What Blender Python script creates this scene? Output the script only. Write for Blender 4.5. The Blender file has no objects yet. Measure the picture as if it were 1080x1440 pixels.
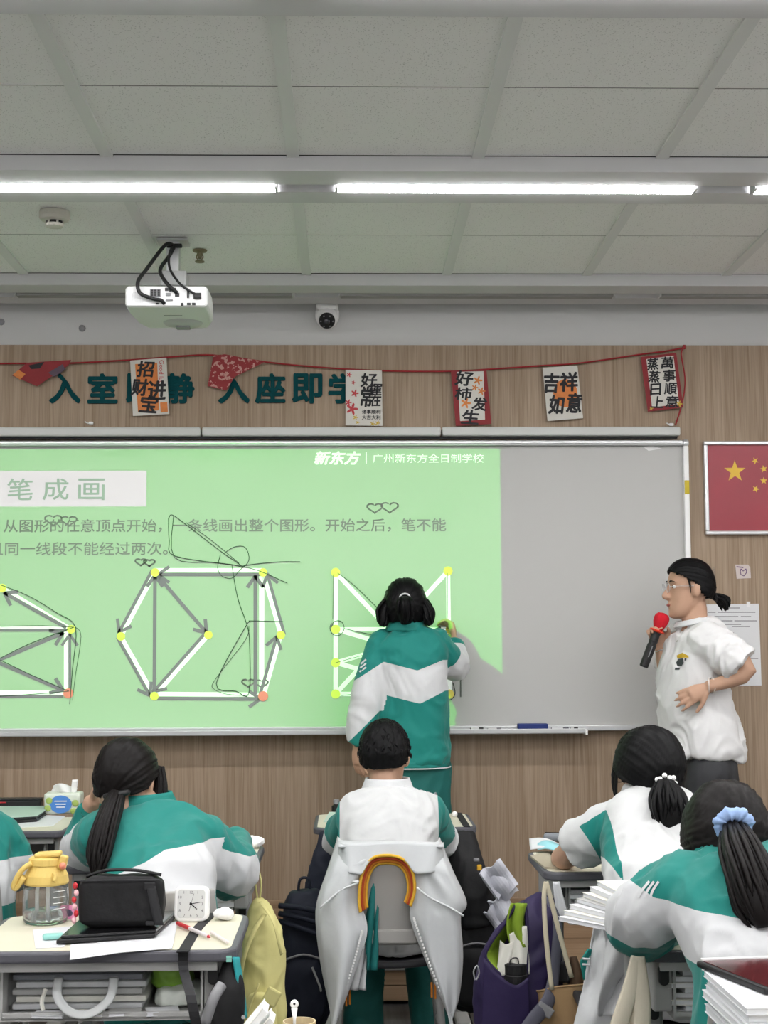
import bpy, bmesh, math, random
from math import sin, cos, pi, radians as R, sqrt
from mathutils import Vector as V, Matrix, Euler, noise as mn
random.seed(7)
SC = bpy.context.scene
COL = SC.collection
# ---------------------------------------------------------------- camera
HC = 1.45                      # lens height
FPX = 2050.0                   # focal length in pixels of the 1080x1440 frame
PITCH, YAW, ROLL = R(5.16), R(1.4), R(0.25)
FW = V((sin(YAW)*cos(PITCH), cos(YAW)*cos(PITCH), sin(PITCH)))
R0 = V((cos(YAW), -sin(YAW), 0)); U0 = R0.cross(FW)
RT = R0*cos(ROLL) - U0*sin(ROLL); UP = U0*cos(ROLL) + R0*sin(ROLL)
CAM = V((0, 0, HC))
cam = bpy.data.objects.new('camera', bpy.data.cameras.new('camera')); COL.objects.link(cam)
cam.data.sensor_fit = 'HORIZONTAL'; cam.data.sensor_width = 36; cam.data.lens = FPX/1080*36
cam.data.clip_start = 0.05
M = Matrix((RT, UP, -FW)).transposed().to_4x4(); M.translation = CAM; cam.matrix_world = M
SC.camera = cam
def ray(x, y): return FW*FPX + RT*(x-540) + UP*(720-y)
def P(x, y, Y):                # pixel + distance from the camera plane -> point
    d = ray(x, y); return CAM + d*(Y/d.y)
def PZ(x, y, z):               # pixel + height -> point
    d = ray(x, y); return CAM + d*((z-HC)/d.z)
def sc_at(Y): return FPX/Y     # pixels per metre at that distance
# ---------------------------------------------------------------- world and view
w = bpy.data.worlds.new('world'); SC.world = w; w.use_nodes = True
w.node_tree.nodes['Background'].inputs[0].default_value = (0.8, 0.85, 0.9, 1)
w.node_tree.nodes['Background'].inputs[1].default_value = 0.25
SC.view_settings.view_transform = 'Standard'; SC.view_settings.look = 'None'
SC.view_settings.exposure = 0.22; SC.view_settings.gamma = 1.0; SC.view_settings.use_curve_mapping = False
LED_W, LED_E = 5.2, 25.0       # ceiling lamp power, diffuser glow
BEAM = 15.5                    # projector beam
# room measures
CEIL = HC + 1.573; YW = 6.55; YB = 6.52; XL, XR, YR = -3.9, 3.9, -2.2; PLZ = 0.155; PLY = 6.07
TROUGH = [-1.44, 0.07, 1.58, 3.09, 4.60, 6.11]; TW = 0.34
# ---------------------------------------------------------------- materials
MATS = {}
def nt(m): return m.node_tree.nodes, m.node_tree.links
def mat(name, col, rough=0.6, metal=0.0, spec=0.4, bump=0.0, bscale=40, var=0.0, vscale=8, stretch=(1,1,1),
        emit=None, es=0, trans=0, ior=1.45, alpha=1, sheen=0, coat=0, bdist=0.004):
    if name in MATS: return MATS[name]
    m = bpy.data.materials.new(name); m.use_nodes = True; N, L = nt(m); b = N['Principled BSDF']
    c = tuple(col)+(1,)
    b.inputs['Base Color'].default_value = c; b.inputs['Roughness'].default_value = rough
    b.inputs['Metallic'].default_value = metal; b.inputs['Specular IOR Level'].default_value = spec
    b.inputs['IOR'].default_value = ior; b.inputs['Alpha'].default_value = alpha
    b.inputs['Transmission Weight'].default_value = trans
    b.inputs['Sheen Weight'].default_value = sheen; b.inputs['Coat Weight'].default_value = coat
    if emit: b.inputs['Emission Color'].default_value = tuple(emit)+(1,); b.inputs['Emission Strength'].default_value = es
    if bump or var:
        tc = N.new('ShaderNodeTexCoord'); mp = N.new('ShaderNodeMapping'); mp.inputs['Scale'].default_value = stretch
        L.new(tc.outputs['Object'], mp.inputs['Vector'])
    if var:
        n = N.new('ShaderNodeTexNoise'); n.inputs['Scale'].default_value = vscale; n.inputs['Detail'].default_value = 4
        L.new(mp.outputs[0], n.inputs['Vector'])
        mx = N.new('ShaderNodeMixRGB'); mx.inputs[1].default_value = tuple(x*(1-var) for x in col)+(1,)
        mx.inputs[2].default_value = tuple(min(1, x*(1+var)) for x in col)+(1,)
        L.new(n.outputs['Fac'], mx.inputs[0]); L.new(mx.outputs[0], b.inputs['Base Color'])
    if bump:
        n = N.new('ShaderNodeTexNoise'); n.inputs['Scale'].default_value = bscale; n.inputs['Detail'].default_value = 3
        L.new(mp.outputs[0], n.inputs['Vector'])
        bp = N.new('ShaderNodeBump'); bp.inputs['Strength'].default_value = bump; bp.inputs['Distance'].default_value = bdist
        L.new(n.outputs['Fac'], bp.inputs['Height']); L.new(bp.outputs[0], b.inputs['Normal'])
    MATS[name] = m; return m
def wood(name, dark, light, axis='Z', scale=1.0, rough=0.5):
    if name in MATS: return MATS[name]
    m = bpy.data.materials.new(name); m.use_nodes = True; N, L = nt(m); b = N['Principled BSDF']
    tc = N.new('ShaderNodeTexCoord'); mp = N.new('ShaderNodeMapping')
    s = {'Z': (26, 26, 0.7), 'X': (0.7, 26, 26), 'Y': (26, 0.7, 26)}[axis]
    mp.inputs['Scale'].default_value = tuple(k*scale for k in s); L.new(tc.outputs['Object'], mp.inputs['Vector'])
    n1 = N.new('ShaderNodeTexNoise'); n1.inputs['Scale'].default_value = 1.0; n1.inputs['Detail'].default_value = 6; n1.inputs['Distortion'].default_value = 1.2
    L.new(mp.outputs[0], n1.inputs['Vector'])
    mp2 = N.new('ShaderNodeMapping'); mp2.inputs['Scale'].default_value = tuple(k*scale*4 for k in s); L.new(tc.outputs['Object'], mp2.inputs['Vector'])
    n2 = N.new('ShaderNodeTexNoise'); n2.inputs['Scale'].default_value = 1.0; n2.inputs['Detail'].default_value = 4
    L.new(mp2.outputs[0], n2.inputs['Vector'])
    ad = N.new('ShaderNodeMath'); ad.operation = 'MULTIPLY_ADD'; ad.inputs[1].default_value = 0.55
    L.new(n2.outputs['Fac'], ad.inputs[0]); L.new(n1.outputs['Fac'], ad.inputs[2])
    cr = N.new('ShaderNodeValToRGB'); cr.color_ramp.elements[0].position = 0.55; cr.color_ramp.elements[1].position = 0.98
    cr.color_ramp.elements[0].color = tuple(dark)+(1,); cr.color_ramp.elements[1].color = tuple(light)+(1,)
    L.new(ad.outputs[0], cr.inputs[0]); L.new(cr.outputs[0], b.inputs['Base Color'])
    b.inputs['Roughness'].default_value = rough; b.inputs['Specular IOR Level'].default_value = 0.25
    MATS[name] = m; return m
def field_mat(name, ca, cb, rough=0.75, bump=0.25, bscale=14, sheen=0.15):
    """cloth of two dyes: attribute 'dye' > 0 is ca, else cb"""
    if name in MATS: return MATS[name]
    m = mat(name, ca, rough, bump=bump, bscale=bscale, sheen=sheen, spec=0.2, bdist=0.012); N, L = nt(m); b = N['Principled BSDF']
    at = N.new('ShaderNodeAttribute'); at.attribute_name = 'dye'
    g = N.new('ShaderNodeMath'); g.operation = 'GREATER_THAN'; g.inputs[1].default_value = 0
    L.new(at.outputs['Fac'], g.inputs[0])
    mx = N.new('ShaderNodeMixRGB'); mx.inputs[1].default_value = tuple(cb)+(1,); mx.inputs[2].default_value = tuple(ca)+(1,)
    L.new(g.outputs[0], mx.inputs[0]); L.new(mx.outputs[0], b.inputs['Base Color'])
    return m
def hair_mat(name, col):
    if name in MATS: return MATS[name]
    m = mat(name, col, 0.36, spec=0.5, bump=0.6, bscale=1.0, stretch=(220, 220, 25), bdist=0.003)
    return m
# ---------------------------------------------------------------- mesh builder
def cat(pts, k):
    """Catmull-Rom through tuples of any length, k extra steps per span"""
    if k <= 0 or len(pts) < 3: return [tuple(p) for p in pts]
    o = []; n = len(pts)
    for i in range(n-1):
        p0, p1, p2, p3 = pts[max(i-1, 0)], pts[i], pts[i+1], pts[min(i+2, n-1)]
        for j in range(k+1):
            t = j/(k+1)
            o.append(tuple(0.5*(2*b+(c-a)*t+(2*a-5*b+4*c-d)*t*t+(3*b-a-3*c+d)*t**3) for a, b, c, d in zip(p0, p1, p2, p3)))
    o.append(tuple(pts[-1])); return o
class MB:
    def __init__(s): s.v = []; s.f = []
    def add(s, v, f):
        o = len(s.v); s.v += [tuple(x) for x in v]; s.f += [tuple(i+o for i in q) for q in f]; return s
    def box(s, c, d, rot=None):
        x, y, z = (k/2 for k in d); c = V(c)
        vs = [V((a*x, b*y, e*z)) for a in (-1, 1) for b in (-1, 1) for e in (-1, 1)]
        if rot is not None: Mx = rot if isinstance(rot, Matrix) else Euler(rot).to_matrix(); vs = [Mx @ q for q in vs]
        return s.add([c+q for q in vs], [(0,1,3,2), (4,6,7,5), (0,4,5,1), (2,3,7,6), (0,2,6,4), (1,5,7,3)])
    def rings(s, rs, cap=True, close=True):
        n = len(rs[0]); v = [p for r in rs for p in r]; f = []
        for i in range(len(rs)-1):
            for j in range(n if close else n-1):
                f.append((i*n+j, i*n+(j+1) % n, (i+1)*n+(j+1) % n, (i+1)*n+j))
        if cap and close: f.append(tuple(range(n-1, -1, -1))); f.append(tuple((len(rs)-1)*n+j for j in range(n)))
        return s.add(v, f)
    def tube(s, pts, r, n=8, k=0, flat=1.0, up=None, cap=True):
        """sweep; r number or list; flat squashes across the second axis"""
        if not isinstance(r, (list, tuple)): r = [r]*len(pts)
        q = cat([tuple(p)+(a,) for p, a in zip(pts, r)], k)
        c = [V(p[:3]) for p in q]; rr = [max(p[3], 1e-5) for p in q]; rs = []
        t0 = (c[1]-c[0]).normalized(); u = V(up) if up else (V((0,0,1)) if abs(t0.z) < .9 else V((1,0,0)))
        for i in range(len(c)):
            t = (c[min(i+1, len(c)-1)]-c[max(i-1, 0)]).normalized()
            u = (u - t*u.dot(t));
            if u.length < 1e-6: u = t.orthogonal()
            u.normalize(); b = t.cross(u)
            rs.append([c[i]+u*(rr[i]*flat*sin(2*pi*j/n))+b*(rr[i]*cos(2*pi*j/n)) for j in range(n)])
        return s.rings(rs, cap)
    def lathe(s, prof, c=(0,0,0), n=24, rot=None, cap=True):
        c = V(c); rs = []
        for r, z in prof:
            ring = [V((r*cos(2*pi*j/n), r*sin(2*pi*j/n), z)) for j in range(n)]
            if rot is not None: Mx = rot if isinstance(rot, Matrix) else Euler(rot).to_matrix(); ring = [Mx @ q for q in ring]
            rs.append([c+q for q in ring])
        return s.rings(rs, cap)
    def ell(s, c, r, rot=None, n=14):
        if not isinstance(r, (list, tuple)): r = (r, r, r)
        c = V(c); Mx = Euler(rot).to_matrix() if rot is not None and not isinstance(rot, Matrix) else rot; rs = []
        for i in range(1, n):
            th = pi*i/n; ring = []
            for j in range(2*n):
                q = V((r[0]*sin(th)*cos(pi*j/n), r[1]*sin(th)*sin(pi*j/n), -r[2]*cos(th)))
                ring.append(c+(Mx @ q if Mx is not None else q))
            rs.append(ring)
        b = V((0,0,-r[2])); t = V((0,0,r[2]))
        if Mx is not None: b, t = Mx @ b, Mx @ t
        o = len(s.v); s.rings(rs, cap=False); m = 2*n; s.v += [tuple(c+b), tuple(c+t)]; L_ = len(s.v)
        for j in range(m):
            s.f.append((o+(j+1) % m, o+j, L_-2)); s.f.append((o+(n-2)*m+j, o+(n-2)*m+(j+1) % m, L_-1))
        return s
    def prism(s, poly, mp, th):
        """2-D outline; mp(x, y, d) -> 3-D, thickness th"""
        n = len(poly); v = [mp(x, y, 0) for x, y in poly]+[mp(x, y, th) for x, y in poly]
        f = [tuple(range(n)), tuple(range(2*n-1, n-1, -1))]+[(j, n+j, n+(j+1) % n, (j+1) % n) for j in range(n)]
        return s.add(v, f)
    def grid(s, fn, nu, nv, th=0.0, wrap=False):
        """sheet fn(u, v) with real thickness th along its normals"""
        g = [[V(fn(i/(nu-1 if not wrap else nu), j/(nv-1))) for j in range(nv)] for i in range(nu)]
        top = []; bot = []
        for i in range(nu):
            for j in range(nv):
                i0, i1 = ((i-1) % nu, (i+1) % nu) if wrap else (max(i-1, 0), min(i+1, nu-1))
                a = g[i1][j]-g[i0][j]; b = g[i][min(j+1, nv-1)]-g[i][max(j-1, 0)]
                nn = a.cross(b); nn = nn.normalized() if nn.length > 1e-12 else V((0,0,1))
                top.append(g[i][j]); bot.append(g[i][j]-nn*th)
        f = []; N_ = nu*nv; ni = nu if wrap else nu-1
        idx = lambda i, j: (i % nu)*nv+j
        for i in range(ni):
            for j in range(nv-1):
                f.append((idx(i,j), idx(i+1,j), idx(i+1,j+1), idx(i,j+1)))
                if th: f.append((N_+idx(i,j+1), N_+idx(i+1,j+1), N_+idx(i+1,j), N_+idx(i,j)))
        if th:
            for i in range(ni):
                f.append((idx(i,0), N_+idx(i,0), N_+idx(i+1,0), idx(i+1,0)))
                f.append((idx(i,nv-1), idx(i+1,nv-1), N_+idx(i+1,nv-1), N_+idx(i,nv-1)))
            if not wrap:
                for j in range(nv-1):
                    f.append((idx(0,j), idx(0,j+1), N_+idx(0,j+1), N_+idx(0,j)))
                    f.append((idx(nu-1,j), N_+idx(nu-1,j), N_+idx(nu-1,j+1), idx(nu-1,j+1)))
        return s.add(top+(bot if th else []), f)
    def mesh(s, name):
        me = bpy.data.meshes.new(name); me.from_pydata(s.v, [], s.f)
        bm = bmesh.new(); bm.from_mesh(me); bmesh.ops.recalc_face_normals(bm, faces=bm.faces); bm.to_mesh(me); bm.free()
        return me
    def build(s, name, m, parent=None, bevel=0.0, smooth=False, seg=2, sub=0):
        me = s.mesh(name); return link(name, me, m, parent, bevel, smooth, seg, sub)
def link(name, me, m, parent=None, bevel=0.0, smooth=False, seg=2, sub=0):
    o = bpy.data.objects.new(name, me); COL.objects.link(o)
    if m is not None and not me.materials: me.materials.append(m)
    if smooth:
        for p in me.polygons: p.use_smooth = True
    if bevel:
        md = o.modifiers.new('bevel', 'BEVEL'); md.width = bevel; md.segments = seg; md.limit_method = 'ANGLE'; md.angle_limit = R(40)
    if sub:
        md = o.modifiers.new('sub', 'SUBSURF'); md.levels = sub; md.render_levels = sub
    if parent is not None: attach(o, parent)
    return o
def wm(o):
    m = o.matrix_basis.copy()
    return wm(o.parent) @ o.matrix_parent_inverse @ m if o.parent else m
WORLD_CHILD = True
def attach(o, parent):
    o.parent = parent
    if parent.get('_w'): o.matrix_parent_inverse = wm(parent).inverted()
def thing(name, label, category, loc=(0,0,0), rz=0.0, group=None, world=True):
    """an Empty at the thing's base; world=True: its parts are given in world coordinates"""
    o = bpy.data.objects.new(name, None); COL.objects.link(o); o.location = loc; o.rotation_euler = (0, 0, rz)
    o.empty_display_size = 0.05; o['label'] = label; o['category'] = category
    if group: o['group'] = group
    if world: o['_w'] = 1
    return o
def tag(o, label, category, group=None):
    o['label'] = label; o['category'] = category
    if group: o['group'] = group
    return o
def struct(o): o['kind'] = 'structure'; return o
def text_mb(s, h, bold=0.0, shear=0.0, sx=1.0):
    """flat letters: x from 0, height h -> list of (verts, faces), width"""
    cu = bpy.data.curves.new('t', 'FONT'); cu.body = s; cu.size = 1; cu.shear = shear; cu.resolution_u = 3
    o = bpy.data.objects.new('t', cu); COL.objects.link(o); dg = bpy.context.evaluated_depsgraph_get()
    me = bpy.data.meshes.new_from_object(o.evaluated_get(dg)); COL.objects.unlink(o); bpy.data.objects.remove(o)
    vs = [v.co.copy() for v in me.vertices]; fs = [tuple(p.vertices) for p in me.polygons]
    x0 = min(v.x for v in vs); x1 = max(v.x for v in vs); y0 = min(v.y for v in vs); y1 = max(v.y for v in vs)
    bpy.data.meshes.remove(me); k = h/(y1-y0)
    return [((v.x-x0)*k*sx, (v.y-y0)*k) for v in vs], fs, (x1-x0)*k*sx
def text_on(name, s, x0, y0, x1, y1, Y, m, parent=None, bold=0.0, shear=0.0, th=0.0006, rot=0.0):
    """letters filling the pixel box on the plane at Y; real thin print"""
    a = P(x0, y1, Y); b = P(x1, y0, Y); h = b.z-a.z
    vs, fs, wd = text_mb(s, h, bold, shear); k = (b.x-a.x)/wd
    cx, cz = (a.x+b.x)/2, (a.z+b.z)/2; mb = MB(); n = len(vs); cr, sr = cos(rot), sin(rot)
    pts = []
    for x, y in vs:
        dx, dz = a.x+x*k-cx, a.z+y-cz; pts.append((cx+dx*cr-dz*sr, cz+dx*sr+dz*cr))
    ofs = [(0, 0)]
    if bold: ofs = [(bold*h*cos(q*pi/3), bold*h*sin(q*pi/3)) for q in range(6)]
    ec = {}
    for f in fs:
        for i in range(len(f)):
            e = (f[i], f[(i+1) % len(f)]); ec[tuple(sorted(e))] = ec.get(tuple(sorted(e)), 0)+1
    for q, (ox, oz) in enumerate(ofs):
        y0 = Y-q*0.00004
        b0 = len(mb.v); mb.add([(x+ox, y0, z+oz) for x, z in pts], fs)
        if th > 0.002:
            mb.add([(x+ox, Y+th, z+oz) for x, z in pts], [tuple(reversed(f)) for f in fs])
            mb.f += [(b0+i, b0+j, b0+j+n, b0+i+n) for (i, j), c in ec.items() if c == 1]
    return mb.build(name, m, parent)
# ================================================================ room shell
m_floorbase = mat('floor_base', (0.02, 0.02, 0.02), 0.8)
m_plank = wood('grey_plank', (0.045, 0.043, 0.042), (0.10, 0.097, 0.094), 'Y', 1.0, 0.45)
m_wallwood = wood('oak_veneer', (0.240, 0.170, 0.110), (0.385, 0.292, 0.210), 'Z', 1.6, 0.5)
m_stagewood = wood('stage_oak', (0.24, 0.155, 0.092), (0.35, 0.24, 0.15), 'X', 0.8, 0.45)
m_plaster = mat('white_plaster', (0.64, 0.64, 0.63), 0.9, spec=0.1, bump=0.05, bscale=80)
m_paint = mat('side_wall_paint', (0.85, 0.85, 0.84), 0.9, spec=0.1)
m_grid = mat('grid_steel', (0.74, 0.75, 0.74), 0.6)
m_trough = mat('trough_paint', (0.62, 0.62, 0.63), 0.6)
m_dark = mat('dark_gap', (0.03, 0.03, 0.03), 0.9)
m_black = mat('black_plastic', (0.012, 0.012, 0.013), 0.45)
m_white = mat('white_plastic', (0.88, 0.88, 0.87), 0.4)
m_alu = mat('aluminium', (0.62, 0.63, 0.64), 0.35, metal=0.7)
def tile_mat():
    m = mat('mineral_tile', (0.88, 0.88, 0.87), 0.95, spec=0.1, bump=0.35, bscale=150, bdist=0.002); N, L = nt(m); b = N['Principled BSDF']
    tc = N.new('ShaderNodeTexCoord'); n = N.new('ShaderNodeTexVoronoi'); n.inputs['Scale'].default_value = 130
    n2 = N.new('ShaderNodeTexNoise'); n2.inputs['Scale'].default_value = 40
    L.new(tc.outputs['Object'], n.inputs['Vector']); L.new(tc.outputs['Object'], n2.inputs['Vector'])
    ad = N.new('ShaderNodeMath'); ad.operation = 'MULTIPLY_ADD'; ad.inputs[1].default_value = -0.35; L.new(n2.outputs['Fac'], ad.inputs[0]); L.new(n.outputs['Distance'], ad.inputs[2])
    cr = N.new('ShaderNodeValToRGB'); cr.color_ramp.elements[0].position = 0.0; cr.color_ramp.elements[1].position = 0.07
    cr.color_ramp.elements[0].color = (0.62, 0.62, 0.61, 1); cr.color_ramp.elements[1].color = (0.88, 0.88, 0.87, 1)
    L.new(ad.outputs[0], cr.inputs[0]); L.new(cr.outputs[0], b.inputs['Base Color']); return m
m_tile = tile_mat()
fl = struct(MB().box(((XL+XR)/2, (YR+YW)/2, -0.06), (XR-XL, YW-YR, 0.10)).build('floor', m_plank)); fl['_w'] = 1
fl['label'] = 'dark grey wood plank floor of the classroom'
pk = MB().box((0, 0, 0), (0.186, 1.19, 0.012)).mesh('plank')
pk.materials.append(m_plank)
nx = int((XR-XL)/0.19)
for i in range(nx):
    for k in range(5):                                   # planks where the photograph can show floor
        yy = PLY-0.6-(i % 3)*0.4-k*1.2+0.8
        if yy > PLY-0.5: continue
        o = link('plank', pk, None, fl); o.location = (XL+0.095+i*0.19, yy, -0.006)
    yy = PLY-(i % 3)*0.4+0.8; 
pkr = MB().box(((XL+XR)/2, (YR+1.2)/2, -0.006), (XR-XL, 1.2-YR, 0.012)).build('rear_planks', m_plank, fl); pkr['kind'] = 'stuff'
def wall(name, c, d, m): return struct(MB().box(c, d).build(name, m))
wall('wall_back', ((XL+XR)/2, YW+0.04, (HC+1.356)/2), (XR-XL, 0.08, HC+1.356), m_wallwood)['label'] = 'oak veneer wall behind the whiteboard'
zt = HC+1.356+0.15-0.15
wall('wall_upper', ((XL+XR)/2, YW+0.065, CEIL-0.05), (XR-XL, 0.05, 0.40), m_plaster)['label'] = 'white plaster band above the oak veneer wall'
wall('wall_left', (XL-0.05, (YR+YW)/2, CEIL/2), (0.1, YW-YR+0.3, CEIL+0.2), m_paint)['label'] = 'plain painted side wall left of the picture'
wall('wall_right', (XR+0.05, (YR+YW)/2, CEIL/2), (0.1, YW-YR+0.3, CEIL+0.2), m_paint)['label'] = 'plain painted side wall right of the picture'
wall('wall_rear', (0, YR-0.05, CEIL/2), (XR-XL+0.2, 0.1, CEIL+0.2), m_paint)['label'] = 'plain painted wall behind the viewer'
struct(MB().box(((XL+XR)/2, YW-0.008, PLZ+0.0875), (XR-XL, 0.016, 0.175)).build('baseboard_back', m_stagewood, bevel=0.003))['label'] = 'oak baseboard along the wall above the teaching platform'
# teaching platform: boards
t = thing('teaching_platform', 'low oak teaching platform below the whiteboard', 'platform', (0, PLY, 0)); t['kind'] = 'structure'
bw = 1.95
for i in range(4):
    x = XL+bw/2+i*bw
    MB().box((x, (PLY+YW-0.02)/2, PLZ-0.012), (bw-0.004, YW-0.02-PLY+0.03, 0.024)).build('top_board', m_stagewood, t, bevel=0.003)
    MB().box((x, PLY+0.012, 0.098), (bw-0.004, 0.02, 0.062)).build('front_board', m_stagewood, t, bevel=0.002)
    MB().box((x, PLY+0.012, 0.034), (bw-0.004, 0.02, 0.060)).build('front_board', m_stagewood, t, bevel=0.002)
MB().box((0, (PLY+YW)/2+0.02, 0.06), (XR-XL, YW-PLY-0.08, 0.11)).build('frame', m_dark, t)
# ---------------------------------------------------------------- ceiling
ce = struct(MB().box(((XL+XR)/2, (YR+YW)/2+0.05, CEIL+0.10), (XR-XL, YW-YR+0.1, 0.04)).build('ceiling', m_dark)); ce['_w'] = 1
ce['label'] = 'suspended ceiling of mineral tiles and flat steel bars'
gx = [P(412, 220, 4.60).x + 0.6*k for k in range(-7, 7)]
tl = MB().box((0, 0, 0), (0.566, 0.577, 0.016)).mesh('ceiling_tile'); tl.materials.append(m_tile)
br = MB().box((0, 0, 0), (0.040, 1.175, 0.014)).mesh('grid_bar'); br.materials.append(m_grid)
rows = []
for y in TROUGH:
    if y > 6: continue
    rows.append((y+TW, y+TW+0.585, y+TW+1.17))
rows.append((TROUGH[0]-1.17, TROUGH[0]-0.585, TROUGH[0]))
for a, b, c in rows:
    for x in gx:
        if x+0.6 < XL or x > XR: continue
        o = link('grid_bar', br, None, ce); o.location = (x, (a+c)/2, CEIL+0.001); 
        for y0 in (a, b):
            o = link('ceiling_tile', tl, None, ce); o.location = (x+0.30, y0+0.2925, CEIL+0.010)
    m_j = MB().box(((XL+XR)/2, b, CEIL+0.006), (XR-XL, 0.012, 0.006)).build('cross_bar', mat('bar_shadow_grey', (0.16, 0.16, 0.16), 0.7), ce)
lamp_x0 = P(475, 265, 4.79).x; LP = 1.41
m_led = mat('led_diffuser', (0.9, 0.9, 0.9), 0.5, emit=(1.0, 0.985, 1.0), es=LED_E)
m_ledoff = mat('unlit_diffuser', (0.30, 0.30, 0.29), 0.5)
for it, y in enumerate(TROUGH):
    tr = struct(MB().box(((XL+XR)/2, y+0.07, CEIL-0.025), (XR-XL, 0.14, 0.05))
      .box(((XL+XR)/2, y+TW-0.06, CEIL-0.025), (XR-XL, 0.12, 0.05))
      .box(((XL+XR)/2, y+0.18, CEIL-0.012), (XR-XL, 0.10, 0.024)).build('trim_%d' % (it+1), m_trough))
    tr['label'] = 'long flat white ceiling plank holding linear lamps'
    if y < 0: nl = 5
    for k in range(-2, 3):
        xc = lamp_x0+0.6+k*LP
        if xc-0.6 < XL or xc+0.6 > XR: xs = None
        x0, x1 = max(xc-0.6, XL+0.02), min(xc+0.6, XR-0.02); cx, ln = (x0+x1)/2, x1-x0
        lit = it < 5
        where = {4: ['in the lit row, far outside the picture on the left', 'above the smoke detector', 'right of the gap above the security camera', 'at the right edge of the picture', 'in the lit row, far outside the picture on the right'],
                 5: ['far left, unlit, by the wall', 'left, unlit, behind the projector', 'middle, unlit, above the security camera', 'right, unlit, above the flag picture', 'far right, unlit, by the wall']}.get(it, None)
        lab = ('lit white linear ceiling lamp ' if lit else 'dark linear ceiling lamp ')+(where[k+2] if where else 'outside the picture, %s row overhead, %s from the left wall' % (['last', 'fifth', 'fourth', 'third'][it], ['first', 'second', 'third', 'fourth', 'fifth'][k+2]))
        L_ = thing('linear_ceiling_lamp', lab, 'ceiling lamp', (cx, y+0.18, CEIL-0.05), group='linear lamps in the ceiling planks')
        MB().box((cx, y+0.18, CEIL-0.041), (ln, 0.050, 0.034)).build('diffuser', m_led if lit else m_ledoff, L_, bevel=0.003)
        MB().box((x0-0.004, y+0.18, CEIL-0.041), (0.008, 0.066, 0.034)).build('end_cap', m_trough, L_)
        MB().box((x1+0.004, y+0.18, CEIL-0.041), (0.008, 0.066, 0.034)).build('end_cap', m_trough, L_)
        if lit:
            la = bpy.data.lights.new('lamp_light', 'AREA'); la.shape = 'RECTANGLE'; la.size = ln; la.size_y = 0.046; la.energy = LED_W; la.color = (1, 0.985, 0.97)
            lo = bpy.data.objects.new('lamp_light', la); COL.objects.link(lo); lo.location = (cx, y+0.18, CEIL-0.0595); attach(lo, L_)
# ================================================================ whiteboard and what is on it
m_board = mat('board_enamel', (0.475, 0.475, 0.46), 0.35, spec=0.3)
m_frame = mat('board_frame', (0.55, 0.56, 0.57), 0.35, metal=0.55)
br_ = P(969, 640, YB-0.03); bt = P(600, 619, YB-0.03).z; bb = P(600, 1029, YB-0.03).z; bx1 = br_.x; bx0 = bx1-4.2
wb = thing('whiteboard', 'large white magnetic whiteboard in an aluminium frame', 'whiteboard', ((bx0+bx1)/2, YW, bb))
MB().box(((bx0+bx1)/2, YB+0.012, (bt+bb)/2), (bx1-bx0-0.03, 0.024, bt-bb-0.03)).build('writing_surface', m_board, wb)
fw = 0.024
for z in (bt-fw/2, bb+fw/2):
    MB().box(((bx0+bx1)/2, YB, z), (bx1-bx0-0.05, 0.055, fw)).build('frame_rail', m_frame, wb, bevel=0.004)
MB().box(((bx0+bx1)/2, YB-0.012, bt-fw*0.5), (bx1-bx0-0.06, 0.055, 0.005)).build('frame_groove', m_alu, wb)
for x in (bx0+fw/2, bx1-fw/2):
    MB().box((x, YB, (bt+bb)/2), (fw, 0.05, bt-bb-0.05)).build('frame_side', m_white, wb, bevel=0.004)
for x in (bx0+fw/2, bx1-fw/2):
    for z in (bt-fw/2, bb+fw/2):
        MB().box((x, YB, z), (0.030, 0.058, 0.030)).build('frame_corner', m_frame, wb, bevel=0.010)
a = P(965, 685, YB-0.03)
MB().box((bx1-fw/2, YB-0.027, a.z), (0.022, 0.004, 0.062)).build('yellow_tape', mat('yellow_tape', (0.55, 0.42, 0.02), 0.5), wb, bevel=0.002)
a = P(822, 1026, 6.45)
MB().box(((bx0+a.x)/2, YB-0.055, bb-0.004), (a.x-bx0, 0.085, 0.008)).box(((bx0+a.x)/2, YB-0.096, bb+0.004), (a.x-bx0, 0.006, 0.02)).build('pen_tray', m_frame, wb, bevel=0.002)
MB().box((a.x+0.004, YB-0.055, bb-0.002), (0.012, 0.088, 0.024)).build('tray_end', m_white, wb, bevel=0.003)
# white case running above the board
tk = thing('projection_screen_case', 'long white case in three lengths fixed above the whiteboard', 'screen case', (0, YW, P(600, 615, YW-0.04).z))
z0, z1 = P(600, 614, YW-0.08).z+0.004, P(600, 600, YW-0.08).z
cuts = [bx0, P(283, 607, YW-0.08).x, P(621, 607, YW-0.08).x, P(958, 607, YW-0.08).x]
for k in range(3):
    MB().box(((cuts[k]+cuts[k+1])/2, YW-0.042, (z0+z1)/2), (cuts[k+1]-cuts[k]-0.006, 0.08, z1-z0)).build('case_length', mat('case_white', (0.55, 0.56, 0.54), 0.45), tk, bevel=0.008, smooth=False)
MB().box(((cuts[0]+cuts[3])/2, YW-0.035, z0-0.004), (cuts[3]-cuts[0]-0.02, 0.02, 0.008)).build('slot', m_black, tk)
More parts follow.
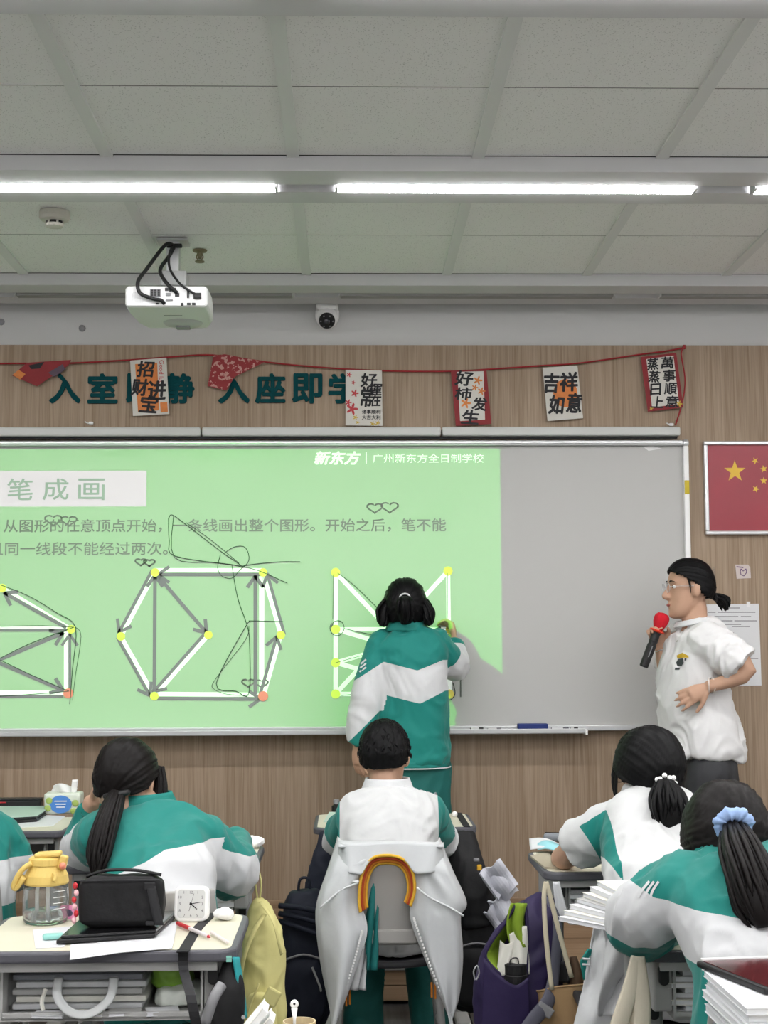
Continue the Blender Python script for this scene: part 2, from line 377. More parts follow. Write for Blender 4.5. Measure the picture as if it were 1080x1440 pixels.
# ---------------------------------------------------------------- projector and its beam
PJ = P(235, 417, 5.42)
pj = thing('projector', 'white ceiling projector hanging from a bracket, back panel full of sockets', 'projector', (PJ.x, 5.6, PJ.z-0.04))
x0 = P(176, 417, 5.42).x; x1 = P(292, 417, 5.42).x; zt = P(235, 402, 5.42).z; zb = P(235, 432, 5.42).z
cx = (x0+x1)/2; wd = x1-x0; m_pj = mat('projector_shell', (0.72, 0.73, 0.72), 0.45); m_port = mat('port_dark', (0.02, 0.02, 0.022), 0.5)
m_grey = mat('grey_plastic', (0.25, 0.25, 0.26), 0.5)
outline = lambda y, s: [(cx+s*wd/2*sx, y, z) for sx, z in ((-1, zb+0.012), (-0.94, zb), (0.94, zb), (1, zb+0.012), (1, zt-0.012), (0.94, zt), (-0.94, zt), (-1, zt-0.012))]
MB().rings([outline(5.42, 1.0), outline(5.56, 1.02), outline(5.70, 0.96), outline(5.79, 0.80)]).build('body', m_pj, pj, bevel=0.006)
MB().box((cx, 5.417, (zt+zb)/2), (wd*0.95, 0.008, (zt-zb)*0.90)).build('back_panel', mat('panel_white', (0.82, 0.83, 0.83), 0.4), pj, bevel=0.003)
def port(px0, py0, px1, py1, m=m_port, nm='port', yy=5.411):
    a, b = P(px0, py1, yy), P(px1, py0, yy); return MB().box(((a.x+b.x)/2, yy, (a.z+b.z)/2), (b.x-a.x, 0.006, b.z-a.z)).build(nm, m, pj)
for q in [(232,405,237,409), (238,406,241,410), (243,405,247,410), (233,412,240,416), (246,412,252,417), (263,408,266,419), (263,426,268,429), (270,426,275,429), (219,426,223,428), (254,426,258,430), (233,421,243,423)]: port(*q, m=m_port if q[0] != 233 else m_grey)
port(211, 407, 226, 417, m_grey, 'vent_grille')
for k in range(3):
    for j in range(3): port(212.2+k*4.7, 407.6+j*3.2, 215.6+k*4.7, 410+j*3.2, m_port, 'vent_slot', 5.409)
port(272, 412, 283, 420, m_port, 'power_socket'); 
sg = MB()
for i in range(8):
    for j in range(7):
        if (i-3.5)**2+(j-3)**2 < 17:
            a = P(186+i*2.3, 411+j*2.3, 5.411); sg.box((a.x, 5.4125, a.z), (0.0025, 0.003, 0.0025))
s_ = sg.build('speaker_grille', m_grey, pj); s_['kind'] = 'stuff'
ln = P(258, 454, 5.72); PLENS = V((P(258, 455, 5.70).x, 5.70, zb-0.030))
MB().lathe([(0.085, 0.012), (0.083, 0.004), (0.07, -0.008), (0.04, -0.016), (0.001, -0.018)], (PLENS.x, 5.69, zb), 24).build('lens_dome', mat('dome_grey', (0.50, 0.51, 0.50), 0.4), pj, smooth=True)
MB().box((PLENS.x, 5.69, zb-0.018), (0.055, 0.05, 0.010)).build('lens_window', m_grey, pj, bevel=0.003)
MB().box((P(243,440,5.55).x, 5.56, zb-0.001), (0.07, 0.006, 0.003)).build('badge', m_grey, pj)
bx = P(240, 380, 5.52).x; ctop = CEIL
MB().box((bx, 5.60, (zt+ctop)/2+0.03), (0.05, 0.05, ctop-zt-0.06)).build('bracket_pole', m_alu, pj, bevel=0.004)
MB().box((bx, 5.60, ctop-0.006), (0.12, 0.10, 0.012)).build('ceiling_plate', m_alu, pj, bevel=0.003)
MB().box((bx+0.01, 5.56, zt+0.055), (0.10, 0.09, 0.06)).build('bracket_head', mat('bracket_grey', (0.42, 0.43, 0.43), 0.5), pj, bevel=0.006)
MB().box((bx, 5.56, zt+0.022), (0.11, 0.05, 0.004)).build('bracket_slot', m_black, pj)
for sx in (-1, 1):
    MB().tube([(bx, 5.56, zt+0.02), (bx+sx*0.07, 5.53, zt+0.014), (bx+sx*0.11, 5.5, zt+0.004)], 0.008, 6).build('bracket_arm', m_alu, pj, smooth=True)
    MB().lathe([(0.011, -0.004), (0.011, 0.012)], (bx+sx*0.11, 5.5, zt), 10).build('foot_screw', m_alu, pj)
top = P(245, 345, 5.56); top.z = CEIL-0.01
def cable(pts, r): MB().tube([P(x, y, yy) for x, y, yy in pts], r, 8, 4).build('cable', m_black, pj, smooth=True)
cable([(244, 345, 5.55), (232, 345, 5.5), (205, 380, 5.42), (194, 396, 5.39), (197, 412, 5.385), (215, 420, 5.395), (226, 422, 5.40), (231, 427, 5.412)], 0.0075)
cable([(246, 345, 5.55), (238, 360, 5.49), (227, 375, 5.45), (226, 385, 5.43), (236, 400, 5.40), (249, 412, 5.41)], 0.0075)
cable([(243, 345, 5.55), (238, 358, 5.48), (239, 378, 5.44), (252, 398, 5.40), (265, 408, 5.395), (277, 415, 5.408)], 0.005)
MB().box(P(278, 417, 5.405), (0.026, 0.02, 0.018)).build('plug', m_black, pj, bevel=0.003)
MB().box(P(238, 347, 5.55)+V((0.02,0,0.004)), (0.06, 0.02, 0.015)).build('cable_grommet', m_black, pj, bevel=0.004)
# the beam: a green slide with a white title bar; brightness even over the board
D = YB-PLENS.y
def gob(px, py): q = P(px, py, YB); return (q.x-PLENS.x)/D, (q.z-PLENS.z)/D
sx1, sz1 = gob(703, 629); sx0 = (P(700, 700, YB).x-2.80-PLENS.x)/D; sz0 = gob(400, 1022)[1]; tb1, tz1 = gob(206, 662); tz0 = gob(206, 712)[1]
sp = bpy.data.lights.new('projector_beam', 'SPOT'); sp.energy = BEAM; sp.spot_size = R(175); sp.spot_blend = 0; sp.shadow_soft_size = 0.0015
spo = bpy.data.objects.new('projector_beam', sp); COL.objects.link(spo); spo.location = PLENS; spo.rotation_euler = (R(90), 0, 0); attach(spo, pj)
sp.use_nodes = True; N = sp.node_tree.nodes; L = sp.node_tree.links; em = N['Emission']
tc = N.new('ShaderNodeTexCoord'); sep = N.new('ShaderNodeSeparateXYZ'); L.new(tc.outputs['Normal'], sep.inputs[0])
def mth(op, a, b=None):
    n = N.new('ShaderNodeMath'); n.operation = op
    for i, q in enumerate((a, b)):
        if q is None: continue
        if isinstance(q, (int, float)): n.inputs[i].default_value = q
        else: L.new(q, n.inputs[i])
    return n.outputs[0]
az = mth('ABSOLUTE', sep.outputs['Z']); GU = mth('DIVIDE', sep.outputs['X'], az); GV = mth('DIVIDE', sep.outputs['Y'], az)
def rect(a, b, c, d): return mth('MULTIPLY', mth('MULTIPLY', mth('GREATER_THAN', GU, a), mth('LESS_THAN', GU, b)), mth('MULTIPLY', mth('GREATER_THAN', GV, c), mth('LESS_THAN', GV, d)))
inside = rect(sx0, sx1, sz0, sz1); bar = rect(sx0+0.2, tb1, tz0, tz1)
even = mth('POWER', mth('ADD', 1.0, mth('ADD', mth('MULTIPLY', GU, GU), mth('MULTIPLY', GV, GV))), 1.5)
mixc = N.new('ShaderNodeMixRGB'); L.new(bar, mixc.inputs[0]); mixc.inputs[1].default_value = (0.04, 1.0, 0.0, 1); mixc.inputs[2].default_value = (1.25, 1.22, 1.28, 1)
L.new(mixc.outputs[0], em.inputs['Color']); L.new(mth('MULTIPLY', inside, even), em.inputs['Strength'])
# ================================================================ the projected slide (flat marks on the board, projected light and its gaps put into pigment)
m_sline = mat('slide_white_glow', (0.95, 0.97, 0.95), 0.5, emit=(0.9, 1, 0.9), es=0.22)  # faint glow stands in for white light from the projector
m_sarrow = mat('slide_mauve_grey', (0.27, 0.18, 0.29), 0.6)
m_stext = mat('slide_grey_text', (0.27, 0.21, 0.27), 0.6)
m_stitle = mat('slide_title_green', (0.21, 0.31, 0.22), 0.6)
m_sdot = mat('slide_yellow', (0.92, 0.74, 0.16), 0.5)
m_sred = mat('slide_red', (0.95, 0.22, 0.24), 0.5)
m_ink = mat('marker_ink', (0.05, 0.075, 0.06), 0.5)
sl = thing('projected_slide', 'green projected slide with grey writing and line puzzles, thrown on the whiteboard', 'projection', (P(350, 1020, YB).x, YB, P(350, 1020, YB).z))
def strip(name, pts, wpx, m, Y, parent=None, closed=False):
    """flat line of width wpx pixels on the board through pixel points"""
    mb = MB(); q = [P(x, y, Y) for x, y in pts]; hw = wpx/2/sc_at(Y)
    if closed: q.append(q[0])
    for a, b in zip(q, q[1:]):
        d = (b-a); d.y = 0
        if d.length < 1e-6: continue
        d.normalize(); n = V((-d.z, 0, d.x))*hw; e = d*hw*0.5
        mb.add([a-e+n, a-e-n, b+e-n, b+e+n], [(0, 1, 2, 3)])
    return mb.build(name, m, parent)
def arrow(a, b, w=5, hd=15, Y=YB-0.0016):
    a, b = V(a), V(b); d = (b-a).normalized(); n = V((-d.y, d.x)); mb = MB(); tip = b-d*4
    return strip('arrow', [a, tip], w, m_sarrow, Y, sl), strip('arrow_head', [tip-d*hd+n*hd*0.7, tip, tip-d*hd-n*hd*0.7], w, m_sarrow, Y, sl)
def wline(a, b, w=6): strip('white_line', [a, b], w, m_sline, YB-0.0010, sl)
def off(a, b, k):
    a, b = V(a), V(b); d = (b-a).normalized(); n = V((-d.y, d.x))*k; return tuple(a+n), tuple(b+n)
A, B_, C_, D_, E_, F_, R_ = (218, 805), (370, 805), (170, 895), (293, 893), (217, 979), (395, 893), (370, 980)
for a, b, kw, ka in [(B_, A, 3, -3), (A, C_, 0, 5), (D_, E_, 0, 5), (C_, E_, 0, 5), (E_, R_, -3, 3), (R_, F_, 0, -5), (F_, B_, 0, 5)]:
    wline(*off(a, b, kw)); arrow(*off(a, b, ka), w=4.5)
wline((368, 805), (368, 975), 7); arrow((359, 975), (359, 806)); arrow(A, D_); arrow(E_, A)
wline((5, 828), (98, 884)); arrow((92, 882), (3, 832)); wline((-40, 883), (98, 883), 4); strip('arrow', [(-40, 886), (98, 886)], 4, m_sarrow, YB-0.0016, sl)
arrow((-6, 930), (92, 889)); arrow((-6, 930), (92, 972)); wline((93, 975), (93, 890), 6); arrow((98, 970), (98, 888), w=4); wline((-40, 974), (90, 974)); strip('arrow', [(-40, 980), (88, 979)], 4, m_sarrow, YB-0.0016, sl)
K = [(472, 805), (630, 803), (472, 885), (633, 885), (472, 932), (633, 932), (472, 976), (632, 976)]
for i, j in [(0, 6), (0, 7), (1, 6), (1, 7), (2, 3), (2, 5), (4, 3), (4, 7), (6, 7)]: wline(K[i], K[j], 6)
def dot(x, y, r, m):
    c = P(x, y, YB-0.0022); k = r/sc_at(YB); MB().add([c+V((k*cos(t*pi/10), 0, k*sin(t*pi/10))) for t in range(20)], [tuple(range(20))]).build('dot', m, sl)
for q in K: dot(*q, 6.5, m_sdot)
for q in (A, B_, C_, D_, E_, F_, (3, 827), (100, 885)): dot(*q, 6.0, m_sdot)
dot(370, 979, 7, m_sred); dot(96, 975, 7, m_sred)
for q, ch in enumerate('笔成画'): text_on('title_character', ch, 10+50*q, 673, 46+50.5*q, 703, YB-0.0012, m_stitle, sl, bold=0.01)
text_on('slide_text', '从图形的任意顶点开始，一条线画出整个图形。开始之后，笔不能', 5, 729, 627, 749, YB-0.0012, m_stext, sl, bold=0.012)
text_on('slide_text', '且同一线段不能经过两次。', -16, 762, 236, 781, YB-0.0012, m_stext, sl, bold=0.012)
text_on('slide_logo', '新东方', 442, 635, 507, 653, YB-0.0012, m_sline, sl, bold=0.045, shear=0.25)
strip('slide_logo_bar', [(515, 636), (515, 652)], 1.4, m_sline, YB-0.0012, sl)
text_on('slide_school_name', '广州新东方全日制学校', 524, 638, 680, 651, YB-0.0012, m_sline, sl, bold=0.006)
def heart(cx, cy, s, mm=None):
    pts = [(cx+s*(16*sin(t)**3)/16, cy-s*0.55*(13*cos(t)-5*cos(2*t)-2*cos(3*t)-cos(4*t))/13) for t in [k*2*pi/22+0.3 for k in range(20)]]
    strip('heart_doodle', pts, 2.2, m_stext, YB-0.0012, sl)
for h in [(527, 714, 11), (548, 713, 12), (75, 731, 12), (97, 732, 11), (198, 790, 8), (210, 791, 8), (349, 960, 9), (368, 961, 9)]: heart(*h)
# handwriting in black marker, on the board itself
ink = thing('marker_scribble', 'thin black marker scribble drawn across the projected slide', 'drawing', tuple(P(300, 980, YB-0.003)))
def scrib(pts, w=1.5, k=3): strip('marker_stroke', cat(pts, k), w*0.72, m_ink, YB-0.0028, ink)
scrib([(237, 730), (242, 724), (262, 738), (310, 775), (341, 797), (326, 794), (246, 782), (238, 760), (237, 728)], 1.4)
scrib([(244, 726), (245, 784), (300, 791), (341, 796)], 1.3)
scrib([(262, 735), (300, 762), (336, 792)], 1.2)
scrib([(310, 780), (306, 798), (312, 810), (326, 813), (337, 802), (350, 788), (345, 770), (330, 769), (318, 776)], 1.3)
scrib([(341, 796), (360, 793), (395, 790), (422, 790)], 1.5); scrib([(341, 797), (365, 803), (404, 820)], 1.2)
scrib([(326, 794), (334, 840), (347, 878), (351, 905), (350, 975), (332, 972), (304, 961), (345, 882), (352, 875)], 1.5)
scrib([(350, 880), (345, 900), (303, 955), (300, 968), (318, 976), (348, 978)], 1.0); scrib([(350, 873), (398, 874)], 1.3)
scrib([(2, 823), (40, 838), (80, 862), (106, 882), (102, 940), (98, 990)], 1.4); scrib([(106, 882), (114, 895), (106, 950), (102, 985)], 1.0)
scrib([(-6, 929), (40, 906), (104, 882)], 1.3); scrib([(0, 928), (50, 952), (97, 972)], 1.3); scrib([(-10, 881), (60, 880), (104, 882)], 1.2); scrib([(-10, 980), (50, 976), (97, 972)], 1.2)
scrib([(466, 882), (470, 874), (480, 874), (484, 884), (478, 893), (468, 892), (464, 884), (466, 876)], 1.3)
scrib([(475, 806), (500, 825), (548, 872)], 1.2); scrib([(469, 808), (468, 870)], 1.0); scrib([(484, 884), (530, 894), (560, 898)], 1.2)
scrib([(472, 932), (490, 927), (512, 921)], 1.0); scrib([(480, 978), (500, 976)], 1.2); scrib([(637, 960), (640, 975), (634, 984), (626, 984)], 1.3); scrib([(648, 955), (648, 980)], 1.6)
scrib([(629, 806), (629, 880)], 1.0); scrib([(600, 885), (632, 884)], 1.2)
MB().add([P(x, y, YB-0.001) for x, y in ((904, 628), (918, 627), (931, 631), (912, 634))], [(0, 1, 2, 3)]).build('chalky_smudge', mat('smudge', (0.78, 0.78, 0.77), 0.7), wb)
# ================================================================ things on the wall
m_teal = mat('teal_letter', (0.0, 0.052, 0.060), 0.6, spec=0.1)
mot = [('入', 70, 112, 'first'), ('室', 124, 164, 'second'), ('即', 178, 216, 'third, behind the orange charm card'), ('静', 232, 272, 'fourth'), ('入', 308, 350, 'fifth, under the folded floral card'), ('座', 360, 400, 'sixth'), ('即', 412, 452, 'seventh'), ('学', 463, 503, 'last, half behind the plum card')]
for ch, a, b, od in mot:
    o = text_on('wall_letter', ch, a, 526, b, 566, YW-0.010, m_teal, None, bold=0.035, th=0.010)
    tag(o, 'teal raised character of the wall motto, %s from the left' % od if ',' not in od else 'teal raised character of the wall motto, %s' % od, 'letter', 'motto characters on the oak wall')
m_ribbon = mat('red_ribbon', (0.30, 0.012, 0.018), 0.5)
rp = [(-30, 512), (20, 511), (90, 511), (185, 506), (240, 502), (290, 499), (330, 503), (400, 512), (487, 519), (560, 522), (640, 522), (690, 519), (765, 514), (820, 510), (903, 498), (935, 494), (962, 489)]
rb = thing('red_ribbon', 'long red ribbon strung across the wall above the whiteboard', 'ribbon', tuple(P(500, 520, YW-0.03)))
MB().tube([P(x, y, YW-0.022) for x, y in rp], 0.004, 6, 3).build('string', m_ribbon, rb, smooth=True)
MB().tube([P(x, y, YW-0.022) for x, y in [(962, 488), (958, 498), (963, 530), (962, 552), (957, 575), (950, 597)]], 0.0035, 6, 4).build('hanging_tail', m_ribbon, rb, smooth=True)
MB().box(P(962, 488, YW-0.02), (0.014, 0.012, 0.02)).build('knot', m_ribbon, rb, bevel=0.003)
m_brush = mat('brush_ink', (0.012, 0.012, 0.015), 0.6)
m_cardred = mat('card_red', (0.23, 0.014, 0.018), 0.55, var=0.2, vscale=9); m_cardw = mat('card_cream', (0.62, 0.60, 0.55), 0.6)
m_cardo = mat('card_orange', (0.62, 0.20, 0.05), 0.6, var=0.25, vscale=30); m_pink = mat('card_blossom_red', (0.50, 0.05, 0.06), 0.6); m_gold = mat('card_gold', (0.55, 0.38, 0.04), 0.5)
m_floral = mat('card_floral', (0.42, 0.06, 0.06), 0.6)
def floral():
    N, L = nt(m_floral); b = N['Principled BSDF']; tc = N.new('ShaderNodeTexCoord'); n = N.new('ShaderNodeTexNoise'); n.inputs['Scale'].default_value = 55; n.inputs['Detail'].default_value = 3
    cr = N.new('ShaderNodeValToRGB'); cr.color_ramp.interpolation = 'CONSTANT'; cr.color_ramp.elements[1].position = 0.56; cr.color_ramp.elements[0].color = (0.26, 0.024, 0.028, 1); cr.color_ramp.elements[1].color = (0.50, 0.26, 0.23, 1)
    L.new(tc.outputs['Object'], n.inputs['Vector']); L.new(n.outputs['Fac'], cr.inputs[0]); L.new(cr.outputs[0], b.inputs['Base Color'])
floral()
def quad(name, pts, m, Y, parent, th=0.0015):
    q = [P(x, y, Y) for x, y in pts]; n = len(q)
    return MB().add(q+[V((p.x, p.y+th, p.z)) for p in q], [tuple(range(n)), tuple(range(2*n-1, n-1, -1))]+[(j, n+j, n+(j+1) % n, (j+1) % n) for j in range(n)]).build(name, m, parent)
def card(label, pts, m):
    c = P(sum(p[0] for p in pts)/len(pts), max(p[1] for p in pts), YW-0.03)
    t = thing('hanging_card', label, 'card', tuple(c), group='new year cards on the red ribbon'); quad('sheet', pts, m, YW-0.026, t); return t
def chars(t, lst, m=m_brush, bold=0.035, Y=YW-0.0275):
    for s, x0, y0, x1, y1 in lst: text_on('brush_character', s, x0, y0, x1, y1, Y, m, t, bold=bold, shear=0.1, rot=random.uniform(-.08, .08))
def flower(t, x, y, r, m):
    c = P(x, y, YW-0.0272); k = r/sc_at(YW); n = 30
    MB().add([c+V((k*(0.65+0.35*cos(5*2*pi*i/n))*cos(2*pi*i/n), 0, k*(0.65+0.35*cos(5*2*pi*i/n))*sin(2*pi*i/n))) for i in range(n)], [tuple(range(n))]).build('blossom', m, t)
t = card('dark red card folded over itself at the left end of the ribbon', [(17, 528), (38, 510), (100, 506), (96, 514), (52, 543)], m_cardred)
quad('gold_print', [(18, 527), (26, 520), (36, 526), (28, 534)], m_cardo, YW-0.0275, t); quad('black_print', [(40, 514), (62, 509), (56, 518), (44, 519)], m_brush, YW-0.0275, t); quad('grey_print', [(68, 524), (88, 512), (92, 520), (76, 530)], mat('card_slate', (0.10, 0.07, 0.10), 0.6), YW-0.0275, t)
t = card('cream and orange card with black brush characters, over the wall motto', [(183, 507), (234, 503), (238, 582), (187, 585)], m_cardw)
quad('orange_panel', [(190, 512), (221, 510), (224, 577), (194, 579)], m_cardo, YW-0.0268, t)
chars(t, [('招', 193, 508, 217, 530), ('财', 185, 533, 208, 556), ('进', 207, 536, 233, 562), ('宝', 196, 556, 222, 580)])
text_on('small_print', 'Good luck', 208, 522, 246, 528, YW-0.0275, m_pink, t, rot=R(-90)); quad('red_seal', [(225, 566), (235, 565), (236, 579), (226, 580)], m_cardo, YW-0.0275, t)
t = card('red floral paper folded to a slanted corner beside the orange card', [(300, 500), (316, 498), (372, 509), (330, 530), (318, 549), (292, 543)], m_floral)
t = card('white card with plum blossoms at the end of the wall motto', [(486, 520), (537, 521), (538, 599), (486, 598)], m_cardw)
chars(t, [('好', 507, 525, 530, 544), ('運', 519, 540, 537, 556), ('常', 508, 544, 524, 572), ('在', 521, 555, 536, 571)], bold=0.03)
text_on('small_print', '诸事顺利', 509, 576, 535, 582, YW-0.0275, m_brush, t, bold=0.02); text_on('small_print', '大吉大利', 509, 584, 535, 590, YW-0.0275, m_brush, t, bold=0.02)
for q in [(491, 527, 4), (499, 553, 6), (495, 575, 9), (490, 566, 5), (497, 538, 3)]: flower(t, *q, m_pink)
flower(t, 500, 587, 4, m_gold); flower(t, 503, 594, 3, m_gold); flower(t, 524, 596, 4, m_gold); flower(t, 531, 595, 4, m_gold)
t = card('red bordered card with orange fruit print, left of the centre of the board', [(634, 521), (684, 520), (691, 596), (641, 599)], m_cardred)
quad('white_panel', [(643, 523), (680, 522), (682, 590), (647, 592)], m_cardw, YW-0.0268, t)
for q in [(672, 535, 7), (655, 567, 8), (677, 550, 6), (668, 545, 5)]: flower(t, *q, m_cardo)
chars(t, [('好', 640, 522, 665, 542), ('柿', 640, 545, 664, 562), ('发', 664, 559, 684, 577), ('生', 649, 577, 673, 596)])
t = card('white card with orange disc and four black characters, right of the fruit card', [(763, 517), (812, 514), (820, 588), (770, 592)], m_cardw)
c = [(795+17*cos(k*pi/9), 553+20*sin(k*pi/9)) for k in range(18)]; quad('orange_disc', c, m_cardo, YW-0.0268, t)
chars(t, [('吉', 766, 525, 786, 552), ('祥', 788, 524, 812, 550), ('如', 772, 556, 793, 582), ('意', 797, 553, 818, 580)])
t = card('red card with two columns of black characters at the right end of the ribbon', [(901, 502), (951, 496), (961, 573), (911, 579)], m_cardred)
quad('white_panel', [(909, 505), (947, 500), (955, 568), (917, 573)], m_cardw, YW-0.0268, t)
for i, ch in enumerate('萬事順意'): chars(t, [(ch, 930+i*2.0, 502+i*18.2, 948+i*2.0, 518+i*18.2)], bold=0.03)
for i, ch in enumerate('蒸蒸日上'): chars(t, [(ch, 910+i*2.0, 504+i*17.8, 926+i*2.0, 520+i*17.8)], bold=0.03)
flower(t, 955, 568, 5, m_gold); flower(t, 916, 574, 3, m_gold)
# hooks left on the wall
for x, y, lb in [(128, 595, 'small white hook above the screen case on the left'), (944, 597, 'small white hook above the right end of the screen case')]:
    c = P(x, y, YW-0.01); t = thing('wall_hook', lb, 'hook', tuple(c))
    MB().box(c, (0.02, 0.014, 0.012)).build('plate', m_white, t, bevel=0.003); MB().tube([c, c+V((-0.01, -0.015, -0.004)), c+V((-0.025, -0.02, 0.004))], 0.003, 6).build('hook_tip', m_white, t)
# framed flag
f0, f1 = P(991, 752, YW-0.03), P(991, 620, YW-0.03); fh = f1.z-f0.z; fwid = fh*1.5; fx = f0.x+0.006
fg = thing('framed_flag', 'red flag with five yellow stars in a silver frame on the oak wall', 'framed flag', (fx+fwid/2, YW, f0.z))
MB().box((fx+fwid/2, YW-0.010, (f0.z+f1.z)/2), (fwid-0.02, 0.008, fh-0.02)).build('flag_sheet', mat('flag_red', (0.31, 0.024, 0.040), 0.35, var=0.15, vscale=5, bump=0.15, bscale=6, spec=0.6, bdist=0.02), fg)
for z in (f0.z+0.009, f1.z-0.009): MB().box((fx+fwid/2, YW-0.015, z), (fwid, 0.028, 0.018)).build('frame_rail', m_alu, fg, bevel=0.005)
for x in (fx+0.009, fx+fwid-0.009): MB().box((x, YW-0.015, (f0.z+f1.z)/2), (0.018, 0.028, fh-0.034)).build('frame_rail', m_alu, fg, bevel=0.005)
def star(px, py, r, rot):
    c = P(px, py, YW-0.0145); k = r/sc_at(YW); pts = []
    for i in range(10):
        a = pi/2+rot+i*pi/5; rr = k*(1 if i % 2 == 0 else 0.40); pts.append(c+V((rr*cos(a), 0, rr*sin(a))))
    MB().add(pts+[c], [(i, (i+1) % 10, 10) for i in range(10)]).build('star', mat('star_yellow', (0.75, 0.48, 0.06), 0.5), fg)
star(1033.5, 663, 16, 0)
for q in [(1062, 648, 5.5, 0.5), (1074, 659.5, 5.5, 0.2), (1074, 676, 5.5, 0.0), (1063, 687.5, 5.5, -0.4)]: star(*q)
# notices
nt_ = thing('notice_sheet', 'white printed notice taped to the oak wall behind the teacher', 'notice', tuple(P(1032, 963, YW)))
quad('paper', [(993, 850), (1067, 849), (1071, 964), (993, 966)], mat('paper_white', (0.70, 0.71, 0.72), 0.6), YW-0.004, nt_)
m_print = mat('print_grey', (0.12, 0.12, 0.13), 0.7)
for i, (y, a, b) in enumerate([(855, 1014, 1040), (861, 996, 1006), (861, 1010, 1062), (867, 1002, 1038), (867, 1042, 1056), (873, 1006, 1030), (873, 1033, 1064), (878, 1008, 1042), (881, 1030, 1054), (890, 1022, 1032), (897, 1024, 1030), (902, 1026, 1038), (912, 1028, 1034), (926, 1054, 1066), (933, 1002, 1038), (945, 1000, 1020)]):
    strip('print_line', [(a, y), (b, y)], 1.0, m_print, YW-0.0045, nt_)
quad('clear_tape', [(1050, 846), (1055, 846), (1055, 853), (1050, 853)], mat('tape', (0.8, 0.8, 0.8), 0.3), YW-0.0055, nt_)
st = thing('sticky_note', 'small pinkish square note on the wall below the flag', 'note', tuple(P(1045, 813, YW)))
quad('paper', [(1034, 794), (1052, 794), (1055, 798), (1056, 813), (1036, 814)], mat('note_pink', (0.58, 0.50, 0.48), 0.6), YW-0.004, st)
strip('ink_doodle', [(1041, 804), (1042, 800), (1045, 803), (1049, 800), (1050, 805), (1046, 810), (1042, 808), (1041, 804)], 1.1, mat('ink_violet', (0.12, 0.06, 0.16), 0.6), YW-0.0048, st)
strip('ink_line', [(1036, 797), (1045, 798)], 1.5, MATS['ink_violet'], YW-0.0048, st)
lt = text_on('wall_lettering', 'lpaper', 992, 808, 1018, 813, YW-0.003, mat('letter_grey', (0.22, 0.19, 0.16), 0.6), None, rot=R(-86)); tag(lt, 'tiny grey upright lettering on the wall beside the teacher', 'lettering')
# eraser and pens on the tray
er = thing('board_eraser', 'dark blue whiteboard eraser lying on the pen tray', 'eraser', (P(749, 1022, 6.45).x, 6.46, bb))
c = V((P(749, 1020, 6.46).x, 6.462, bb+0.001))
MB().box(c+V((0, 0, 0.022)), (0.132, 0.05, 0.024)).build('handle', mat('eraser_blue', (0.012, 0.03, 0.16), 0.5), er, bevel=0.004)
MB().box(c+V((0, 0, 0.006)), (0.128, 0.046, 0.010)).build('felt_pad', m_black, er)
def pen(name, label, a, b, r, col, capcol, capf=0.35, group=None, category='pen', clear=False):
    a, b = V(a), V(b); t = thing(name, label, category, tuple(a), group=group); d = b-a
    mb_ = mat('pen_%s' % '_'.join('%.2f' % k for k in col), col, 0.3); mc = mat('pen_%s' % '_'.join('%.2f' % k for k in capcol), capcol, 0.35)
    MB().tube([a, a+d*(1-capf)], r*0.9, 10).build('barrel', mb_, t, smooth=False)
    MB().tube([a+d*(1-capf), b-d*0.02, b], [r, r, r*0.7], 10).build('cap', mc, t)
    MB().tube([a-d*0.05, a], [r*0.35, r*0.8], 10).build('tip', mc, t)
    return t
pen('marker_pen', 'black whiteboard marker on the tray left of the blue eraser', (P(662, 1024, 6.45).x, 6.455, bb+0.013), (P(680, 1024, 6.45).x, 6.455, bb+0.013), 0.009, (0.6, 0.6, 0.6), (0.02, 0.02, 0.02))
pen('marker_pen', 'slim white marker lying between the black marker and the eraser', (P(686, 1024, 6.45).x, 6.45, bb+0.011), (P(705, 1024, 6.45).x, 6.46, bb+0.011), 0.007, (0.55, 0.55, 0.54), (0.15, 0.15, 0.16))
pen('marker_pen', 'grey marker on the tray right of the blue eraser', (P(776, 1024, 6.45).x, 6.455, bb+0.012), (P(800, 1024, 6.45).x, 6.455, bb+0.012), 0.008, (0.6, 0.6, 0.62), (0.1, 0.1, 0.12))
pen('marker_pen', 'short black marker at the right end of the tray', (P(803, 1024, 6.45).x, 6.455, bb+0.012), (P(813, 1024, 6.45).x, 6.455, bb+0.012), 0.008, (0.5, 0.5, 0.5), (0.02, 0.02, 0.02), 0.6)
# ceiling fittings
c = PZ(77, 298, CEIL); sd = thing('smoke_detector', 'round cream smoke detector on the ceiling at the left', 'smoke detector', (c.x, c.y, CEIL-0.06))
m_cream = mat('cream_plastic', (0.62, 0.60, 0.54), 0.5)
MB().lathe([(0.056, 0), (0.056, -0.022), (0.05, -0.032), (0.034, -0.036)], (c.x, c.y, CEIL), 24).build('base', m_cream, sd, bevel=0.002)
MB().lathe([(0.030, -0.034), (0.030, -0.046)], (c.x, c.y, CEIL), 18).build('sensor_slots', m_black, sd)
MB().lathe([(0.034, -0.046), (0.030, -0.056), (0.012, -0.060)], (c.x, c.y, CEIL), 24).build('cap', m_cream, sd)
for k in range(6):
    a = k*pi/3; MB().box((c.x+0.030*cos(a), c.y+0.030*sin(a), CEIL-0.041), (0.007, 0.007, 0.014), (0, 0, a)).build('rib', m_cream, sd)
c = PZ(281, 352, CEIL); sk = thing('fire_sprinkler', 'small brass fire sprinkler head on the ceiling beside the projector', 'sprinkler', (c.x, c.y, CEIL-0.05))
m_brass = mat('dull_brass', (0.28, 0.25, 0.16), 0.4, metal=0.7)
MB().lathe([(0.030, 0.0), (0.026, -0.006), (0.010, -0.010)], (c.x, c.y, CEIL), 18).build('flange', m_brass, sk)
